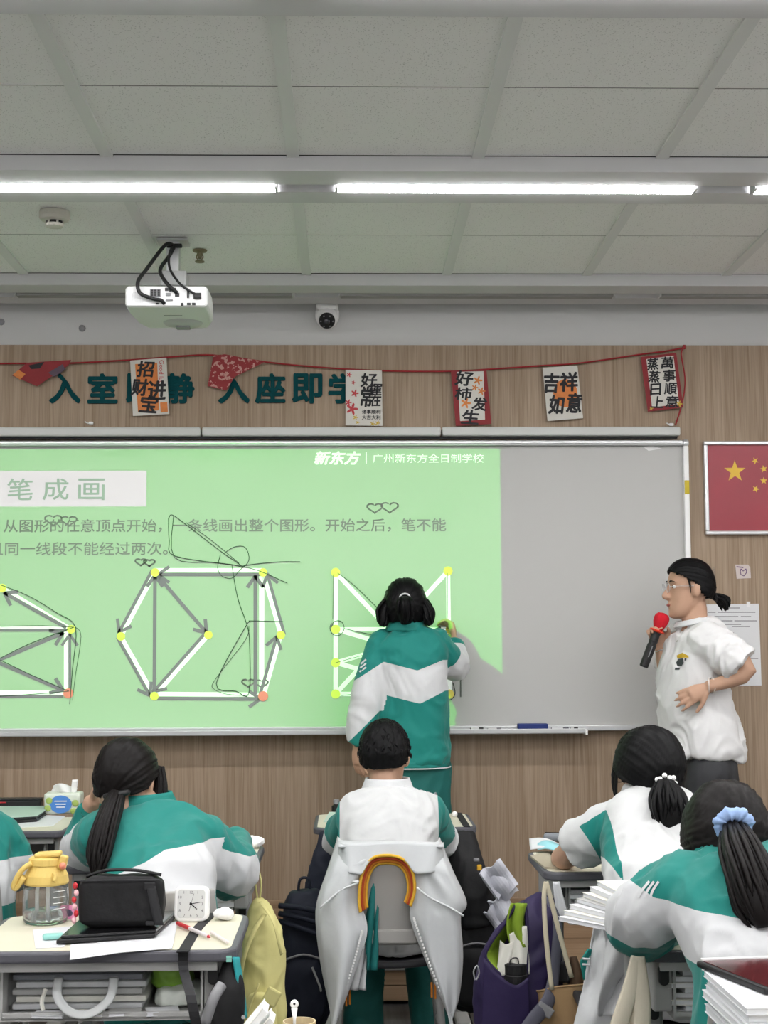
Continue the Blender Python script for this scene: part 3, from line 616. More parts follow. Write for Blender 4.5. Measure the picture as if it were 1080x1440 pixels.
MB().lathe([(0.010, -0.008), (0.009, -0.03), (0.005, -0.036)], (c.x, c.y, CEIL), 12).build('stem', m_brass, sk)
MB().lathe([(0.019, -0.044), (0.019, -0.048)], (c.x, c.y, CEIL), 14).build('deflector', m_brass, sk)
for s in (-1, 1): MB().tube([(c.x+s*0.008, c.y, CEIL-0.012), (c.x+s*0.014, c.y, CEIL-0.028), (c.x+s*0.004, c.y, CEIL-0.044)], 0.003, 6).build('yoke_arm', m_brass, sk)
c = P(460, 440, YW-0.02); scam = thing('security_camera', 'white turret security camera with black lens high on the wall', 'security camera', (c.x, YW-0.05, c.z-0.09))
MB().lathe([(0.056, 0), (0.056, 0.028), (0.050, 0.036)], (c.x, YW+0.036, c.z), 24, (R(90), 0, 0)).build('base', m_white, scam, bevel=0.003)
MB().box((c.x, YW-0.02, c.z+0.022), (0.10, 0.10, 0.03)).build('mount_arm', m_white, scam, bevel=0.012)
MB().ell((c.x, YW-0.035, c.z-0.028), (0.050, 0.050, 0.050), None, 14).build('housing', m_white, scam, smooth=True)
q = V((c.x, YW-0.035, c.z-0.028)); dr = V((0, -1, -0.55)).normalized(); rm = dr.to_track_quat('Z', 'Y').to_matrix()
MB().lathe([(0.036, 0.028), (0.037, 0.042), (0.033, 0.050), (0.022, 0.052)], q, 24, rm).build('lens_bezel', m_black, scam, smooth=False)
MB().lathe([(0.017, 0.050), (0.015, 0.056), (0.004, 0.059)], q, 18, rm).build('lens', mat('lens_glass', (0.03, 0.03, 0.04), 0.08, spec=0.9), scam, smooth=True)
for k in range(6): a = k*pi/3; MB().lathe([(0.004, 0.050), (0.003, 0.0535)], q+rm @ V((0.027*cos(a), 0.027*sin(a), 0)), 8, rm).build('led', m_grey, scam)
for x, y, lb in [(115, 461, 'tiny dark wall sensor under the projector'), (1, 452, 'tiny dark wall sensor at the left edge')]:
    c = P(x, y, YW+0.03); o = MB().lathe([(0.016, 0), (0.014, 0.010), (0.006, 0.014)], (c.x, YW+0.04, c.z), 14, (R(90), 0, 0)).build('wall_sensor', m_grey); tag(o, lb, 'sensor')
# ================================================================ people: a figure kit
m_skin = mat('skin', (0.50, 0.305, 0.21), 0.5, spec=0.35, var=0.06, vscale=20)
m_hair = mat('black_hair', (0.0045, 0.0045, 0.005), 0.46, spec=0.15)
m_hair2 = mat('dark_brown_hair', (0.0065, 0.0052, 0.005), 0.44, spec=0.17)
m_eyew = mat('eye_white', (0.75, 0.74, 0.72), 0.2); m_iris = mat('iris', (0.02, 0.012, 0.008), 0.2); m_lip = mat('lip', (0.45, 0.14, 0.12), 0.45)
TEAL = (0.011, 0.20, 0.172); WHT = (0.59, 0.60, 0.61)
m_jacket = field_mat('tracksuit_cloth', TEAL, WHT, 0.6, 0.35, 9)
m_polo = field_mat('polo_cloth', TEAL, (0.59, 0.60, 0.60), 0.8, 0.3, 11)
m_teeshirt = mat('white_tee', (0.72, 0.72, 0.72), 0.85, bump=0.35, bscale=9, bdist=0.015, spec=0.15)
m_tealtrouser = mat('teal_trousers', (0.012, 0.125, 0.112), 0.7, bump=0.4, bscale=12, bdist=0.012)
m_darktrouser = mat('charcoal_trousers', (0.035, 0.036, 0.04), 0.7, bump=0.3, bscale=12, bdist=0.012)
m_shoe = mat('white_trainer', (0.60, 0.60, 0.60), 0.6)
def remesh(mb, voxel, sm=3, name='m'):
    o = bpy.data.objects.new('tmp', mb.mesh('tmp')); COL.objects.link(o)
    md = o.modifiers.new('r', 'REMESH'); md.mode = 'VOXEL'; md.voxel_size = voxel
    if sm: s = o.modifiers.new('s', 'SMOOTH'); s.factor = 0.5; s.iterations = sm
    dg = bpy.context.evaluated_depsgraph_get(); me = bpy.data.meshes.new_from_object(o.evaluated_get(dg)); me.name = name
    COL.objects.unlink(o); d = o.data; bpy.data.objects.remove(o); bpy.data.meshes.remove(d)
    return me
def wrinkle(me, amp, freq, st=(1, 1, 1), seed=0):
    """soft swells plus sharp ridged creases"""
    nr = [v.normal.copy() for v in me.vertices]; co = [v.co.copy() for v in me.vertices]; out = []
    for p, n in zip(co, nr):
        q = V((p.x*st[0], p.y*st[1], p.z*st[2]))*freq+V((seed, 0, 0)); w_ = q+V((mn.noise(q*.7), mn.noise(q*.7+V((9, 2, 1))), mn.noise(q*.7+V((3, 7, 4)))))*.9
        a = mn.noise(q*.6); b = 1-abs(mn.noise(w_*1.25))*2.6; c = 1-abs(mn.noise(w_*2.3+V((4, 4, 4))))*2.6
        out += list(p+n*(amp*(a*.9+max(b, -.6)*.55+max(c, -.5)*.25-.25)))
    me.vertices.foreach_set('co', out); me.update()
def seg_dist(p, pts):
    best = (9, 0); n = len(pts)-1
    for i in range(n):
        a, b = pts[i], pts[i+1]; ab = b-a; t = max(0, min(1, (p-a).dot(ab)/ab.length_squared)); d = (p-a-ab*t).length
        if d < best[0]: best = (d, (i+t)/n)
    return best
def vec_mat(f, u, c):
    f = V(f).normalized(); r = f.cross(V(u)).normalized(); u2 = r.cross(f)
    m = Matrix((r, f, u2)).transposed().to_4x4(); m.translation = c; return m
def sup(c, r, f, rx, ry, n=28, e=2.4):
    o = []
    for j in range(n):
        a = 2*pi*j/n; ca, sa = cos(a), sin(a)
        o.append(c+r*(rx*math.copysign(abs(ca)**(2/e), ca))+f*(ry*math.copysign(abs(sa)**(2/e), sa)))
    return o
HEAD = [(-.122, .074, .040, .014), (-.112, .088, .012, .034), (-.09, .091, -.008, .050), (-.06, .087, -.045, .060), (-.03, .086, -.070, .066), (0, .083, -.088, .070), (.03, .087, -.096, .073), (.06, .083, -.096, .072), (.085, .068, -.087, .063), (.105, .040, -.062, .044), (.117, .008, -.022, .016)]
def head_parts(mb, Mh, s=1.0):
    T = lambda x, y, z: Mh @ V((x*s, y*s, z*s))
    q = cat(HEAD, 1); rs = []
    for z, yf, yb, w in q:
        yc, ry = (yf+yb)/2, (yf-yb)/2
        rs.append([T(w*math.copysign(abs(cos(a))**0.9, cos(a)), yc+ry*math.copysign(abs(sin(a))**0.95, sin(a)), z) for a in [2*pi*j/28 for j in range(28)]])
    mb.rings(rs)
    mb.tube([T(0, .080, .030), T(0, .092, .005), T(0, .106, -.018), T(0, .108, -.027), T(0, .092, -.036)], [.007*s, .008*s, .011*s, .012*s, .009*s], 10, 2)
    for k in (-1, 1):
        mb.ell(T(k*.011, .094, -.030), .009*s, None, 6)
        mb.ell(T(k*.078, -.010, -.004), (.012*s, .019*s, .032*s), Mh.to_3x3() @ Euler((0.2, 0, k*0.35)).to_matrix(), 8)
        mb.ell(T(k*.030, .072, .034), (.022*s, .016*s, .008*s), Mh.to_3x3(), 6)
    mb.ell(T(0, .088, -.058), (.020*s, .009*s, .006*s), Mh.to_3x3(), 6); mb.ell(T(0, .086, -.070), (.017*s, .009*s, .007*s), Mh.to_3x3(), 6)
    mb.ell(T(0, .080, -.104), (.022*s, .014*s, .014*s), Mh.to_3x3(), 6)
def hand_parts(mb, w, d, n, side, curl=0.5, thumb=0.4, s=1.0, spread=0.10):
    """w wrist, d finger direction, n way the palm faces, side +-1 picks the thumb side"""
    d = V(d).normalized(); n = V(n); n = (n-d*n.dot(d)).normalized(); sd = d.cross(n)*side; tips = []
    R3 = Matrix((sd, d, n)).transposed()
    mb.tube([w-d*.03*s, w+d*.01*s, w+d*.05*s, w+d*.088*s], [.023*s, .026*s, .038*s, .036*s], 12, 1, 0.46, up=n)
    for i, (o, ln) in enumerate([(.030, .92), (.010, 1.0), (-.010, .95), (-.029, .76)]):
        p = w+d*(.080-abs(i-1.2)*.004)*s+sd*o*s; pts = [p-d*.02*s, p]; rr = [.0095*s, .0098*s]; a = 0.0
        cl = curl[i] if isinstance(curl, (list, tuple)) else curl
        for b, L_ in enumerate((.043, .027, .022)):
            a += cl*(0.8, 1.0, 0.7)[b]; dr = (d*cos(a)+n*sin(a)+sd*(1.5-i)*spread*cos(a)).normalized(); p = p+dr*L_*ln*s; pts.append(p); rr.append((.0090, .0082, .0066)[b]*s)
        mb.tube(pts, rr, 8, 1); tips.append(p)
    p = w+d*.022*s+sd*.026*s; dr = (d*.75+sd*.65+n*.25).normalized(); pts = [p-dr*.01, p]; rr = [.012*s, .013*s]
    for b, L_ in enumerate((.040, .031, .025)):
        q = (dr+n*thumb*b*0.9+d*0.25*b-sd*thumb*b*0.55).normalized(); p = p+q*L_*s; pts.append(p); rr.append((.0118, .0100, .0078)[b]*s)
    mb.tube(pts, rr, 8, 1); tips.append(p); return tips
def eyes(parent, Mh, s=1.0):
    for k in (-1, 1):
        e = MB().ell(Mh @ V((k*.031*s, .0700*s, .013*s)), (.0125*s, .0105*s, .0085*s), Mh.to_3x3(), 8).build('eye', m_eyew, parent, smooth=True)
        MB().ell(Mh @ V((k*.031*s, .0785*s, .013*s)), (.0055*s, .0035*s, .0058*s), Mh.to_3x3(), 6).build('iris', m_iris, parent, smooth=True)
        MB().tube([Mh @ V((k*.017*s, .087*s, .033*s)), Mh @ V((k*.032*s, .087*s, .038*s)), Mh @ V((k*.050*s, .074*s, .033*s))], [.002, .003, .0015], 6, 2).build('eyebrow', m_hair, parent, smooth=True)
    MB().ell(Mh @ V((0, .0935*s, -.063*s)), (.019*s, .0055*s, .0065*s), Mh.to_3x3(), 8).build('lips', m_lip, parent, smooth=True)
def torso_rings(spine, right, k=1.0, n=28, e=2.4):
    q = cat([tuple(c)+(rx, ry) for c, rx, ry in spine], 2); rs = []; right = V(right).normalized(); c = [V(p[:3]) for p in q]
    for i, p in enumerate(q):
        t = (c[min(i+1, len(c)-1)]-c[max(i-1, 0)]).normalized(); f = t.cross(right).normalized(); r2 = f.cross(t)
        rs.append(sup(c[i], r2, f, max(p[3]*k, .004), max(p[4]*k, .004), n, e))
    return rs
def figure(label, Mh, spine, right, arms, legs, hs=1.0, neck_r=.050, skin=m_skin, vox=.0065, shoes=m_shoe):
    """arms: dict(p=[shoulder, elbow, wrist], d, n, side, curl); legs: [hip, knee, ankle, toe]"""
    base = V((spine[0][0].x, spine[0][0].y, 0))
    if legs: base = V(((legs[0][2].x+legs[-1][2].x)/2, (legs[0][2].y+legs[-1][2].y)/2, min(l[2].z for l in legs)-.08))
    t = thing('person', label, 'person', tuple(base)); mb = MB(); head_parts(mb, Mh, hs); top = spine[-1][0]
    mb.tube([Mh @ V((0, -.012*hs, -.035*hs)), Mh @ V((0, -.022*hs, -.085*hs)), top, top-(Mh.to_3x3() @ V((0, 0, .05)))], [.050*hs, neck_r, neck_r*1.08, neck_r*1.5], 16, 2)
    mb.rings(torso_rings(spine, right, .80)); tips = []
    for a in arms:
        p = a['p']; mb.tube(p, [.047, .038, .025], 12, 3); mb.ell(p[0], .05, None, 8)
        tips.append(hand_parts(mb, p[-1], a['d'], a['n'], a['side'], a.get('curl', .45), a.get('thumb', .4), a.get('s', .92)))
    for hp, kn, an, toe in legs:
        mb.tube([hp, kn, an], [.078, .052, .034], 12, 3); mb.ell(hp, .085, None, 8)
        mb.tube([an+V((0, 0, -.02)), an+V((0, 0, -.05))+toe*.06, an+V((0, 0, -.062))+toe*.16], [.034, .034, .022], 10, 1)
    b = link('body', remesh(mb, vox, 2, 'body'), skin, t, smooth=True); eyes(t, Mh, hs)
    if shoes:
        for hp, kn, an, toe in legs:
            sh = MB(); sd = toe.cross(V((0, 0, 1)))
            rs = []
            for k, (f, hw, h) in enumerate([(-.07, .020, .05), (-.055, .034, .085), (0, .038, .085), (.06, .042, .060), (.13, .044, .045), (.18, .030, .034), (.19, .012, .025)]):
                c = V((an.x, an.y, an.z-.08))+toe*f; rs.append([c+sd*(hw*sx)+V((0, 0, h*z)) for sx, z in ((-.9, 0), (-1, .25), (-.9, .7), (-.45, 1), (.45, 1), (.9, .7), (1, .25), (.9, 0))])
            so = sh.rings(rs).build('shoe', shoes, t, smooth=True, sub=1)
    return t, tips
def garment(name, parent, spine, right, sleeves, m, dye=None, vox=.008, amp=.006, freq=9, seed=0, k=1.0, extra=None, e=2.4, st=(1, 1, .7), sm=4):
    mb = MB(); mb.rings(torso_rings(spine, right, k, 32, e))
    for pts, rr in sleeves: mb.tube(pts, rr, 16, 3); mb.ell(pts[0], rr[0]*0.98, None, 8)
    if extra: extra(mb)
    me = remesh(mb, vox, sm, name); wrinkle(me, amp, freq, st, seed)
    if dye:
        at = me.attributes.new('dye', 'FLOAT', 'POINT'); dense = [[V(x[:3]) for x in cat([tuple(p) for p in pts], 3)] for pts, rr in sleeves]
        for v in me.vertices:
            p = v.co; reg = -1; tt = 0; best = 1.22
            for i, (pts, rr) in enumerate(sleeves):
                d, t_ = seg_dist(p, dense[i]); u = t_*(len(rr)-1); j = min(int(u), len(rr)-2); r = rr[j]+(rr[j+1]-rr[j])*(u-j)
                if d/r < best and t_ > .10: best = d/r; reg = i; tt = t_
            at.data[v.index].value = dye(p, reg, tt)
    return link(name, me, m, parent, smooth=True)
def px_of(p):
    d = p-CAM; z = d.dot(FW); return 540+FPX*d.dot(RT)/z, 720-FPX*d.dot(UP)/z
def xz_px(Y):
    """metres on the sheet at distance Y -> pixel-like pattern units (a flat pattern across the cloth)"""
    k = sc_at(Y); return lambda p: (490+p.x*k, 905-(p.z-HC)*k)
def lerp(x, pts):
    if x <= pts[0][0]: return pts[0][1]
    for (a, b), (c, d) in zip(pts, pts[1:]):
        if x <= c: return b+(d-b)*(x-a)/(c-a)
    return pts[-1][1]
def hair_cap(parent, Mh, low, hs=1.0, g=.014, m=m_hair, tie=None, rid=.006, name='hair', na=132, nt_=44, fuzz=0.0, flat=1.0, seed=0, fr=16):
    def f(u, v):
        az = 2*pi*u; th = v*R(lerp(abs((math.degrees(az)+180) % 360-180), low)); d = V((sin(th)*sin(az), sin(th)*cos(az), cos(th)))
        a, b, c = .077+g, (.088 if d.y > 0 else .100)+g, .121+g*flat; pw = 2.35
        r = (abs(d.x/a)**pw+abs(d.y/b)**pw+abs(d.z/c)**pw)**(-1/pw)
        if d.z < 0 and d.y < 0: r *= 1-.22*abs(d.z)*abs(d.y)*1.6
        q = d*r
        if tie is not None:
            ax = V(tie).normalized(); w_ = q-V(tie)*0.6; e1 = ax.orthogonal().normalized(); e2 = ax.cross(e1); ph = math.atan2(w_.dot(e1), w_.dot(e2))
            q = q+d*(rid*mn.noise(V((ph*fr, seed, .3)))+rid*.6*mn.noise(V((ph*fr*2.3, seed+5, .3))))
        else: q = q+d*(rid*mn.noise(V((az*fr*.45, th*1.2, seed)))+rid*.7*mn.noise(V((az*fr, th*1.5, seed+3))))
        if fuzz: q = q+d*(fuzz*mn.noise(d*22))
        return Mh @ (q*hs)
    return MB().grid(f, na, nt_, .010*hs, wrap=True).build(name, m, parent, smooth=True)
def locks(parent, pts, wid, n, r, m=m_hair, name='ponytail', seed=1, taper=.35, wob=.25, flat=.7, k=4):
    """bundle of tapering locks along a curve; wid = half width at each point"""
    rnd = random.Random(seed); mb = MB(); q = cat([tuple(p)+(w,) for p, w in zip(pts, wid)], k); c = [V(x[:3]) for x in q]; w = [x[3] for x in q]; N_ = len(c)
    t0 = (c[-1]-c[0]).normalized(); side = t0.cross(V((0, 1, 0)));
    if side.length < .1: side = V((1, 0, 0))
    side.normalize(); dep = t0.cross(side).normalized()
    for i in range(n):
        a = rnd.uniform(0, 2*pi); rad = sqrt(rnd.random()); ox, oy = rad*cos(a), rad*sin(a)*flat; ph = rnd.uniform(0, 6); en = int(N_*(1-taper*rnd.random()*.6)); en = max(en, 4)
        pl = []; rl = []
        for j in range(en):
            t = j/(N_-1); wv = wob*sin(ph+t*5)*t
            pl.append(c[j]+side*w[j]*(ox+wv*.4)+dep*w[j]*(oy+wv*.3)); rl.append(max(r*(1-.15*t) if j < en-2 else r*(.55 if j == en-2 else .1), .0006))
        mb.tube(pl, rl, 6)
    # core
    mb.tube(c[:-1], [x*.72 for x in w[:-1]], 12, 0, flat)
    return mb.build(name, m, parent, smooth=True)
def strands(parent, lst, m=m_hair, name='loose_lock'):
    for pts, rr in lst: MB().tube(pts, rr, 7, 3, .6).build(name, m, parent, smooth=True)
def collar(parent, c, up, fwd, rx, ry, h, m, th=.006, name='collar', flare=1.12, edge=None, drop=0.0):
    c = V(c)+V(up).normalized()*.010; rx *= 1.07; ry *= 1.07; Mx = vec_mat(fwd, up, c)
    f = lambda u, v: Mx @ V((rx*(1+(flare-1)*(1-v))*sin(2*pi*u), ry*(1+(flare-1)*(1-v))*cos(2*pi*u), h*(v-.5)-drop*max(0, cos(2*pi*u))))
    o = MB().grid(f, 40, 6, th, wrap=True).build(name, m, parent, smooth=True)
    if edge: MB().tube([f(k/40, .22)+(f(k/40, .22)-Mx.translation).normalized()*.003 for k in range(41)], .003, 6).build('collar_stripe', edge, parent, smooth=True)
    return o

def cloth_stripe(o, pts, w, m, name='stripe'):
    """narrow band laid on the cloth through pattern points, w wide in pixels"""
    q = cat([tuple(p) for p in pts], 6); a = []; b = []
    for i, (x, y) in enumerate(q):
        x1, y1 = q[min(i+1, len(q)-1)]; x0, y0 = q[max(i-1, 0)]; d = V((x1-x0, y1-y0)).normalized(); n = V((-d.y, d.x))*w/2
        u, v = on_cloth(o, x+n.x, y+n.y), on_cloth(o, x-n.x, y-n.y)
        if u is None or v is None: continue
        a.append(u); b.append(v)
    if len(a) > 1: return MB().add(a+b, [(i, i+1, len(a)+i+1, len(a)+i) for i in range(len(a)-1)]).build(name, m, o, smooth=True)
def on_cloth(o, x, y):
    from mathutils.bvhtree import BVHTree
    global _bv
    me = o.data
    if '_bv' not in globals() or _bv[0] != me.name: _bv = (me.name, BVHTree.FromPolygons([v.co for v in me.vertices], [tuple(p.vertices) for p in me.polygons]))
    h = _bv[1].ray_cast(CAM, ray(x, y).normalized())
    if h[0] is None: return None
    n = h[1] if h[1].dot(h[0]-CAM) < 0 else -h[1]
    return h[0]+n*.0022
# ================================================================ the people
UPZ = V((0, 0, 1)); m_teal_c = mat('teal_knit', TEAL, 0.75, bump=0.2, bscale=60); m_white_c = mat('white_knit', (0.63, 0.64, 0.65), 0.8, bump=0.2, bscale=60)
def px(x, y, Y): return P(x, y, Y)
# ---- girl writing on the board
Y0 = 6.23; pu = xz_px(Y0)
Mh = vec_mat((0.05, 1, -.10), (0, .10, 1), px(570, 857, 6.25))
S = [(px(580, 1074, 6.23), .145, .120), (px(580, 1066, 6.23), .160, .130), (px(580, 1010, 6.23), .152, .125), (px(579, 950, 6.22), .152, .120), (px(577, 915, 6.22), .158, .105), (px(575, 897, 6.23), .130, .085), (px(572, 882, 6.24), .062, .060)]
aL = [px(538, 906, 6.23), px(517, 985, 6.17), px(501, 1047, 6.16)]; aR = [px(614, 905, 6.24), px(640, 936, 6.34), px(639, 899, 6.44)]
hip = PZ(560, 1090, .90); zf = PLZ+.08
lg = [[V((px(560, 1075, 6.24).x, 6.24, .93)), V((px(558, 1100, 6.24).x, 6.25, .56)), V((px(556, 1100, 6.24).x, 6.25, zf)), V((0, 1, 0))], [V((px(604, 1075, 6.24).x, 6.24, .93)), V((px(604, 1100, 6.24).x, 6.25, .56)), V((px(604, 1100, 6.24).x, 6.25, zf)), V((0.1, 1, 0))]]
gA, tips = figure('student in teal and white tracksuit writing on the whiteboard, seen from behind', Mh, S, (1, 0, 0),
    [dict(p=aL, d=(0.10, -.05, -1), n=(.8, .6, 0), side=1, curl=.28), dict(p=aR, d=(-.10, .55, .75), n=(-1, .35, .25), side=-1, curl=[.7, .85, .9, .9], thumb=.5)], lg, hs=.98)
def dyeA(p, reg, t):
    x, y = pu(p)
    if reg == 1: return .27-t if t < .5 else t-.86
    if reg == 0:
        up = lerp(x, [(490, 960), (505, 951), (538, 930)]); lo = lerp(x, [(490, 1038), (532, 997)]); d = y-up
        return max(up-y, y-lo)
    return max(lerp(x, [(538, 930), (584, 942), (620, 928)])-y, y-lerp(x, [(535, 974), (587, 987), (623, 970)]))
J = garment('jacket', gA, S, (1, 0, 0), [([aL[0], aL[1], aL[2]], [.066, .066, .046]), ([aR[0], aR[1], aR[2]-V((0, .01, .012))], [.064, .062, .038])], m_jacket, dyeA, vox=.0075, amp=.012, freq=9)
collar(J, px(572, 883, 6.24), (0, .1, 1), (0, 1, 0), .063, .060, .050, m_teal_c, edge=m_white_c, flare=1.35)
hm = MB().grid(lambda u, v: V((S[1][0].x+.157*cos(2*pi*u), 6.23+.128*sin(2*pi*u), S[0][0].z+.002+.028*(v-.5)+.0)), 48, 4, .006, wrap=True).build('hem_band', m_teal_c, J, smooth=True)
MB().tube([(S[1][0].x+.160*cos(2*pi*k/48), 6.23+.131*sin(2*pi*k/48), S[0][0].z-.012) for k in range(49)], .003, 6).build('white_piping', m_white_c, J)
T = garment('trousers', gA, [(V((px(580, 1080, 6.24).x, 6.24, .78)), .140, .105), (V((px(580, 1080, 6.24).x, 6.24, .88)), .150, .112), (V((px(580, 1080, 6.24).x, 6.24, .96)), .148, .115)], (1, 0, 0), [([l[0], l[1], l[2]+V((0, 0, .0))], [.095, .080, .070]) for l in lg], m_tealtrouser, vox=.010, amp=.008, freq=9)
for s_ in (-1, 1): MB().tube([V((px(580, 1080, 6.24).x+s_*.155, 6.23, .93)), V((px(580, 1080, 6.24).x+s_*.150, 6.23, .6)), V((px(580, 1080, 6.24).x+s_*.142, 6.23, .25))], .005, 6).build('side_piping', m_white_c, T)
for k in range(3): cloth_stripe(J, [(506+k, 945-k*5.5), (515, 938.5-k*5.5)], 2.3, m_white_c)
hc_ = hair_cap(gA, Mh, [(0, 62), (60, 78), (95, 112), (130, 126), (180, 124)], .98, .018, m_hair, tie=(0, -.11, .015), rid=.006, seed=2)
T_ = lambda x, y, z: Mh @ V((x, y, z))
locks(gA, [T_(0, -.118, .035), T_(.0, -.150, .012), T_(0.0, -.140, -.035), T_(0, -.118, -.082)], [.018, .036, .040, .022], 34, .008, name='short_ponytail', seed=3)
MB().tube([T_(.022*cos(k*pi/6), -.120, .034+.018*sin(k*pi/6)) for k in range(13)], .004, 6).build('hair_tie', m_white_c, gA)
for s_ in (-1, 1):
    locks(gA, [T_(s_*.070, -.045, .03), T_(s_*.094, -.055, -.015), T_(s_*.096, -.060, -.055), T_(s_*.106, -.062, -.080)], [.026, .030, .026, .012], 18, .0065, name='side_hair', seed=4+s_, wob=1.0)
c = tips[1][0]*.5+tips[1][4]*.5
pen('marker_pen', 'black marker held against the whiteboard in the writing hand', c+V((-.005, -.06, -.035)), V((c.x-.008, YB-.006, c.z+.012)), .0075, (0.02, 0.02, 0.02), (0.03, 0.03, 0.03))
# ---- teacher with the microphone
Y0 = 6.15; fb = V((-.90, -.42, 0)).normalized(); rt = fb.cross(UPZ)          # her right
Mh = vec_mat((-1, -.06, -.03), (-.03, 0, 1), px(969, 829, 6.15))
S = [(px(990, 1064, 6.15), .165, .150), (px(989, 1050, 6.15), .172, .155), (px(976, 985, 6.15), .160, .140), (px(975, 935, 6.15), .168, .122), (px(978, 905, 6.15), .185, .105), (px(980, 888, 6.15), .150, .085), (px(977, 874, 6.15), .062, .062)]
aN = [px(1000, 902, 6.00), px(1051, 943, 5.93), px(995, 966, 5.955)]; aF = [px(955, 903, 6.30), px(941, 962, 6.25), px(929, 911, 6.22)]
cx = px(990, 1060, 6.15).x
lg = [[V((cx, 6.06, .92)), V((cx-.01, 6.07, .53)), V((cx+.01, 6.09, zf)), V((-1, -.2, 0)).normalized()], [V((cx-.01, 6.24, .92)), V((cx-.03, 6.24, .53)), V((cx-.02, 6.24, zf)), V((-1, .1, 0)).normalized()]]
mic0, mic1 = px(905, 938, 6.165), px(931, 869, 6.165); md = (mic1-mic0).normalized()
gT, tips = figure('teacher in a white T-shirt and glasses talking into a red microphone, hand on hip', Mh, S, rt,
    [dict(p=aN, d=(-.86, .02, -.42), n=(.10, 1, -.2), side=1, curl=.28, thumb=.1), dict(p=aF, d=(-.30, -.15, .92), n=(-.25, -1, -.05), side=1, curl=[.85, .92, .95, .95], thumb=.55)], lg, hs=1.0, vox=.006)
Tm = m_teeshirt
J = garment('T_shirt', gT, S, rt, [([aN[0]+V((-.01, .03, .0)), aN[0]*.5+aN[1]*.5, aN[0]*.14+aN[1]*.86], [.080, .088, .092]), ([aF[0], aF[0]*.5+aF[1]*.5, aF[0]*.30+aF[1]*.70], [.075, .078, .078])], Tm, vox=.0075, amp=.017, freq=8, seed=4)
collar(J, px(977, 877, 6.15), (.05, 0, 1), (-1, 0, 0), .066, .068, .022, m_white_c, th=.008, flare=1.15, drop=.018)
def chest(x, y): q = px(x, y, 5.90); return q
# chest print: yellow and dark figure with lettering, as a thin raised print that follows the cloth
def patch(name, pts, m, o):
    q = [on_cloth(o, x, y) for x, y in pts]
    if all(k is not None for k in q): return MB().add(q, [tuple(range(len(q)))]).build(name, m, o)
patch('yellow_print', [(952, 922), (960, 918), (968, 922), (969, 925), (960, 925), (953, 926)], mat('print_yellow', (0.55, 0.36, 0.03), 0.6), J)
patch('dark_print', [(954, 927), (961, 926), (962, 932), (959, 937), (953, 937), (951, 932)], mat('print_dark', (0.05, 0.06, 0.06), 0.6), J)
patch('print_letters', [(950, 939), (957, 939), (956, 942), (949, 942)], MATS['print_dark'], J); patch('dark_print', [(963, 926), (966, 926), (965, 929), (963, 929)], MATS['print_dark'], J)
patch('placket_line', [(957, 886), (958.5, 886), (953, 903), (951.5, 903)], mat('thread_grey', (0.45, 0.44, 0.40), 0.7), J); patch('placket_line', [(962, 886), (963.2, 886), (956, 902), (954.8, 902)], MATS['thread_grey'], J)
T = garment('trousers', gT, [(V((cx, 6.15, .76)), .160, .095), (V((cx, 6.15, .88)), .165, .105), (V((cx, 6.15, .99)), .150, .105)], rt, [([l[0], l[1], l[2]+V((0, 0, .02))], [.098, .092, .085]) for l in lg], m_darktrouser, vox=.010, amp=.006, freq=8)
hair_cap(gT, Mh, [(0, 42), (50, 54), (72, 62), (88, 70), (100, 78), (112, 102), (125, 112), (180, 114)], 1.0, .013, m_hair, tie=(0, -.115, -.035), rid=.004, seed=8)
T_ = lambda x, y, z: Mh @ V((x, y, z))
locks(gT, [T_(0, -.100, -.030), T_(0, -.128, -.040), T_(.0, -.150, -.062), T_(0, -.158, -.098)], [.014, .020, .026, .016], 26, .006, name='ponytail', seed=9, wob=.6)
MB().tube([T_(.018*cos(k*pi/6), -.112+.004*sin(k*pi/6), -.036+.018*sin(k*pi/6)) for k in range(13)], .005, 6).build('hair_tie', m_black, gT)
strands(gT, [([T_(-.070, .022, .05), T_(-.078, .018, .015), T_(-.074, .016, -.018)], [.010, .006, .001])], name='side_lock')
gl = MB()
for k in (-1, 1): gl.tube([T_(k*.033+.024*cos(a), .103-.004*abs(cos(a)), .010+.021*sin(a)) for a in [j*pi/9 for j in range(19)]], .0012, 6)
gl.tube([T_(-.010, .104, .012), T_(.010, .104, .012)], .0012, 6)
for k in (-1, 1): gl.tube([T_(k*.057, .100, .014), T_(k*.074, .06, .014), T_(k*.079, -.005, .012), T_(k*.078, -.02, -.01)], .0012, 6)
gl.build('glasses', m_alu, gT)
for k in (-1, 1): MB().tube([aN[2]+V((0, 0, 0))+V((.012, -.0, .006))+Matrix.Rotation(.2*k, 3, 'Z') @ V((.012*k*.6, .030*cos(a), .031*sin(a))) for a in [j*pi/9 for j in range(19)]], .0022, 6).build('bracelet', mat('pearl', (0.75, 0.68, 0.62), 0.3), gT)
MB().tube([aF[2]+V((.026*cos(a), .026*sin(a), -.012+.004*sin(3*a))) for a in [j*pi/9 for j in range(19)]], .002, 6).build('bracelet', mat('silver', (0.7, 0.7, 0.7), 0.3, metal=.8), gT)
mc = thing('microphone', 'black handheld microphone with red foam top held by the teacher', 'microphone', tuple(mic0))
rm = md.to_track_quat('Z', 'Y').to_matrix(); L_ = (mic1-mic0).length
MB().lathe([(.0165, 0), (.019, .004), (.0195, .10), (.0175, .103), (.0175, .112), (.019, .116), (.018, L_*.66), (.021, L_*.72)], mic0, 20, rm).build('handle', m_black, mc, smooth=False)
MB().lathe([(.019, L_*.70), (.031, L_*.72), (.032, L_*.745), (.020, L_*.76)], mic0, 24, rm).build('red_ring', mat('mic_ring_red', (0.75, 0.05, 0.02), .4), mc)
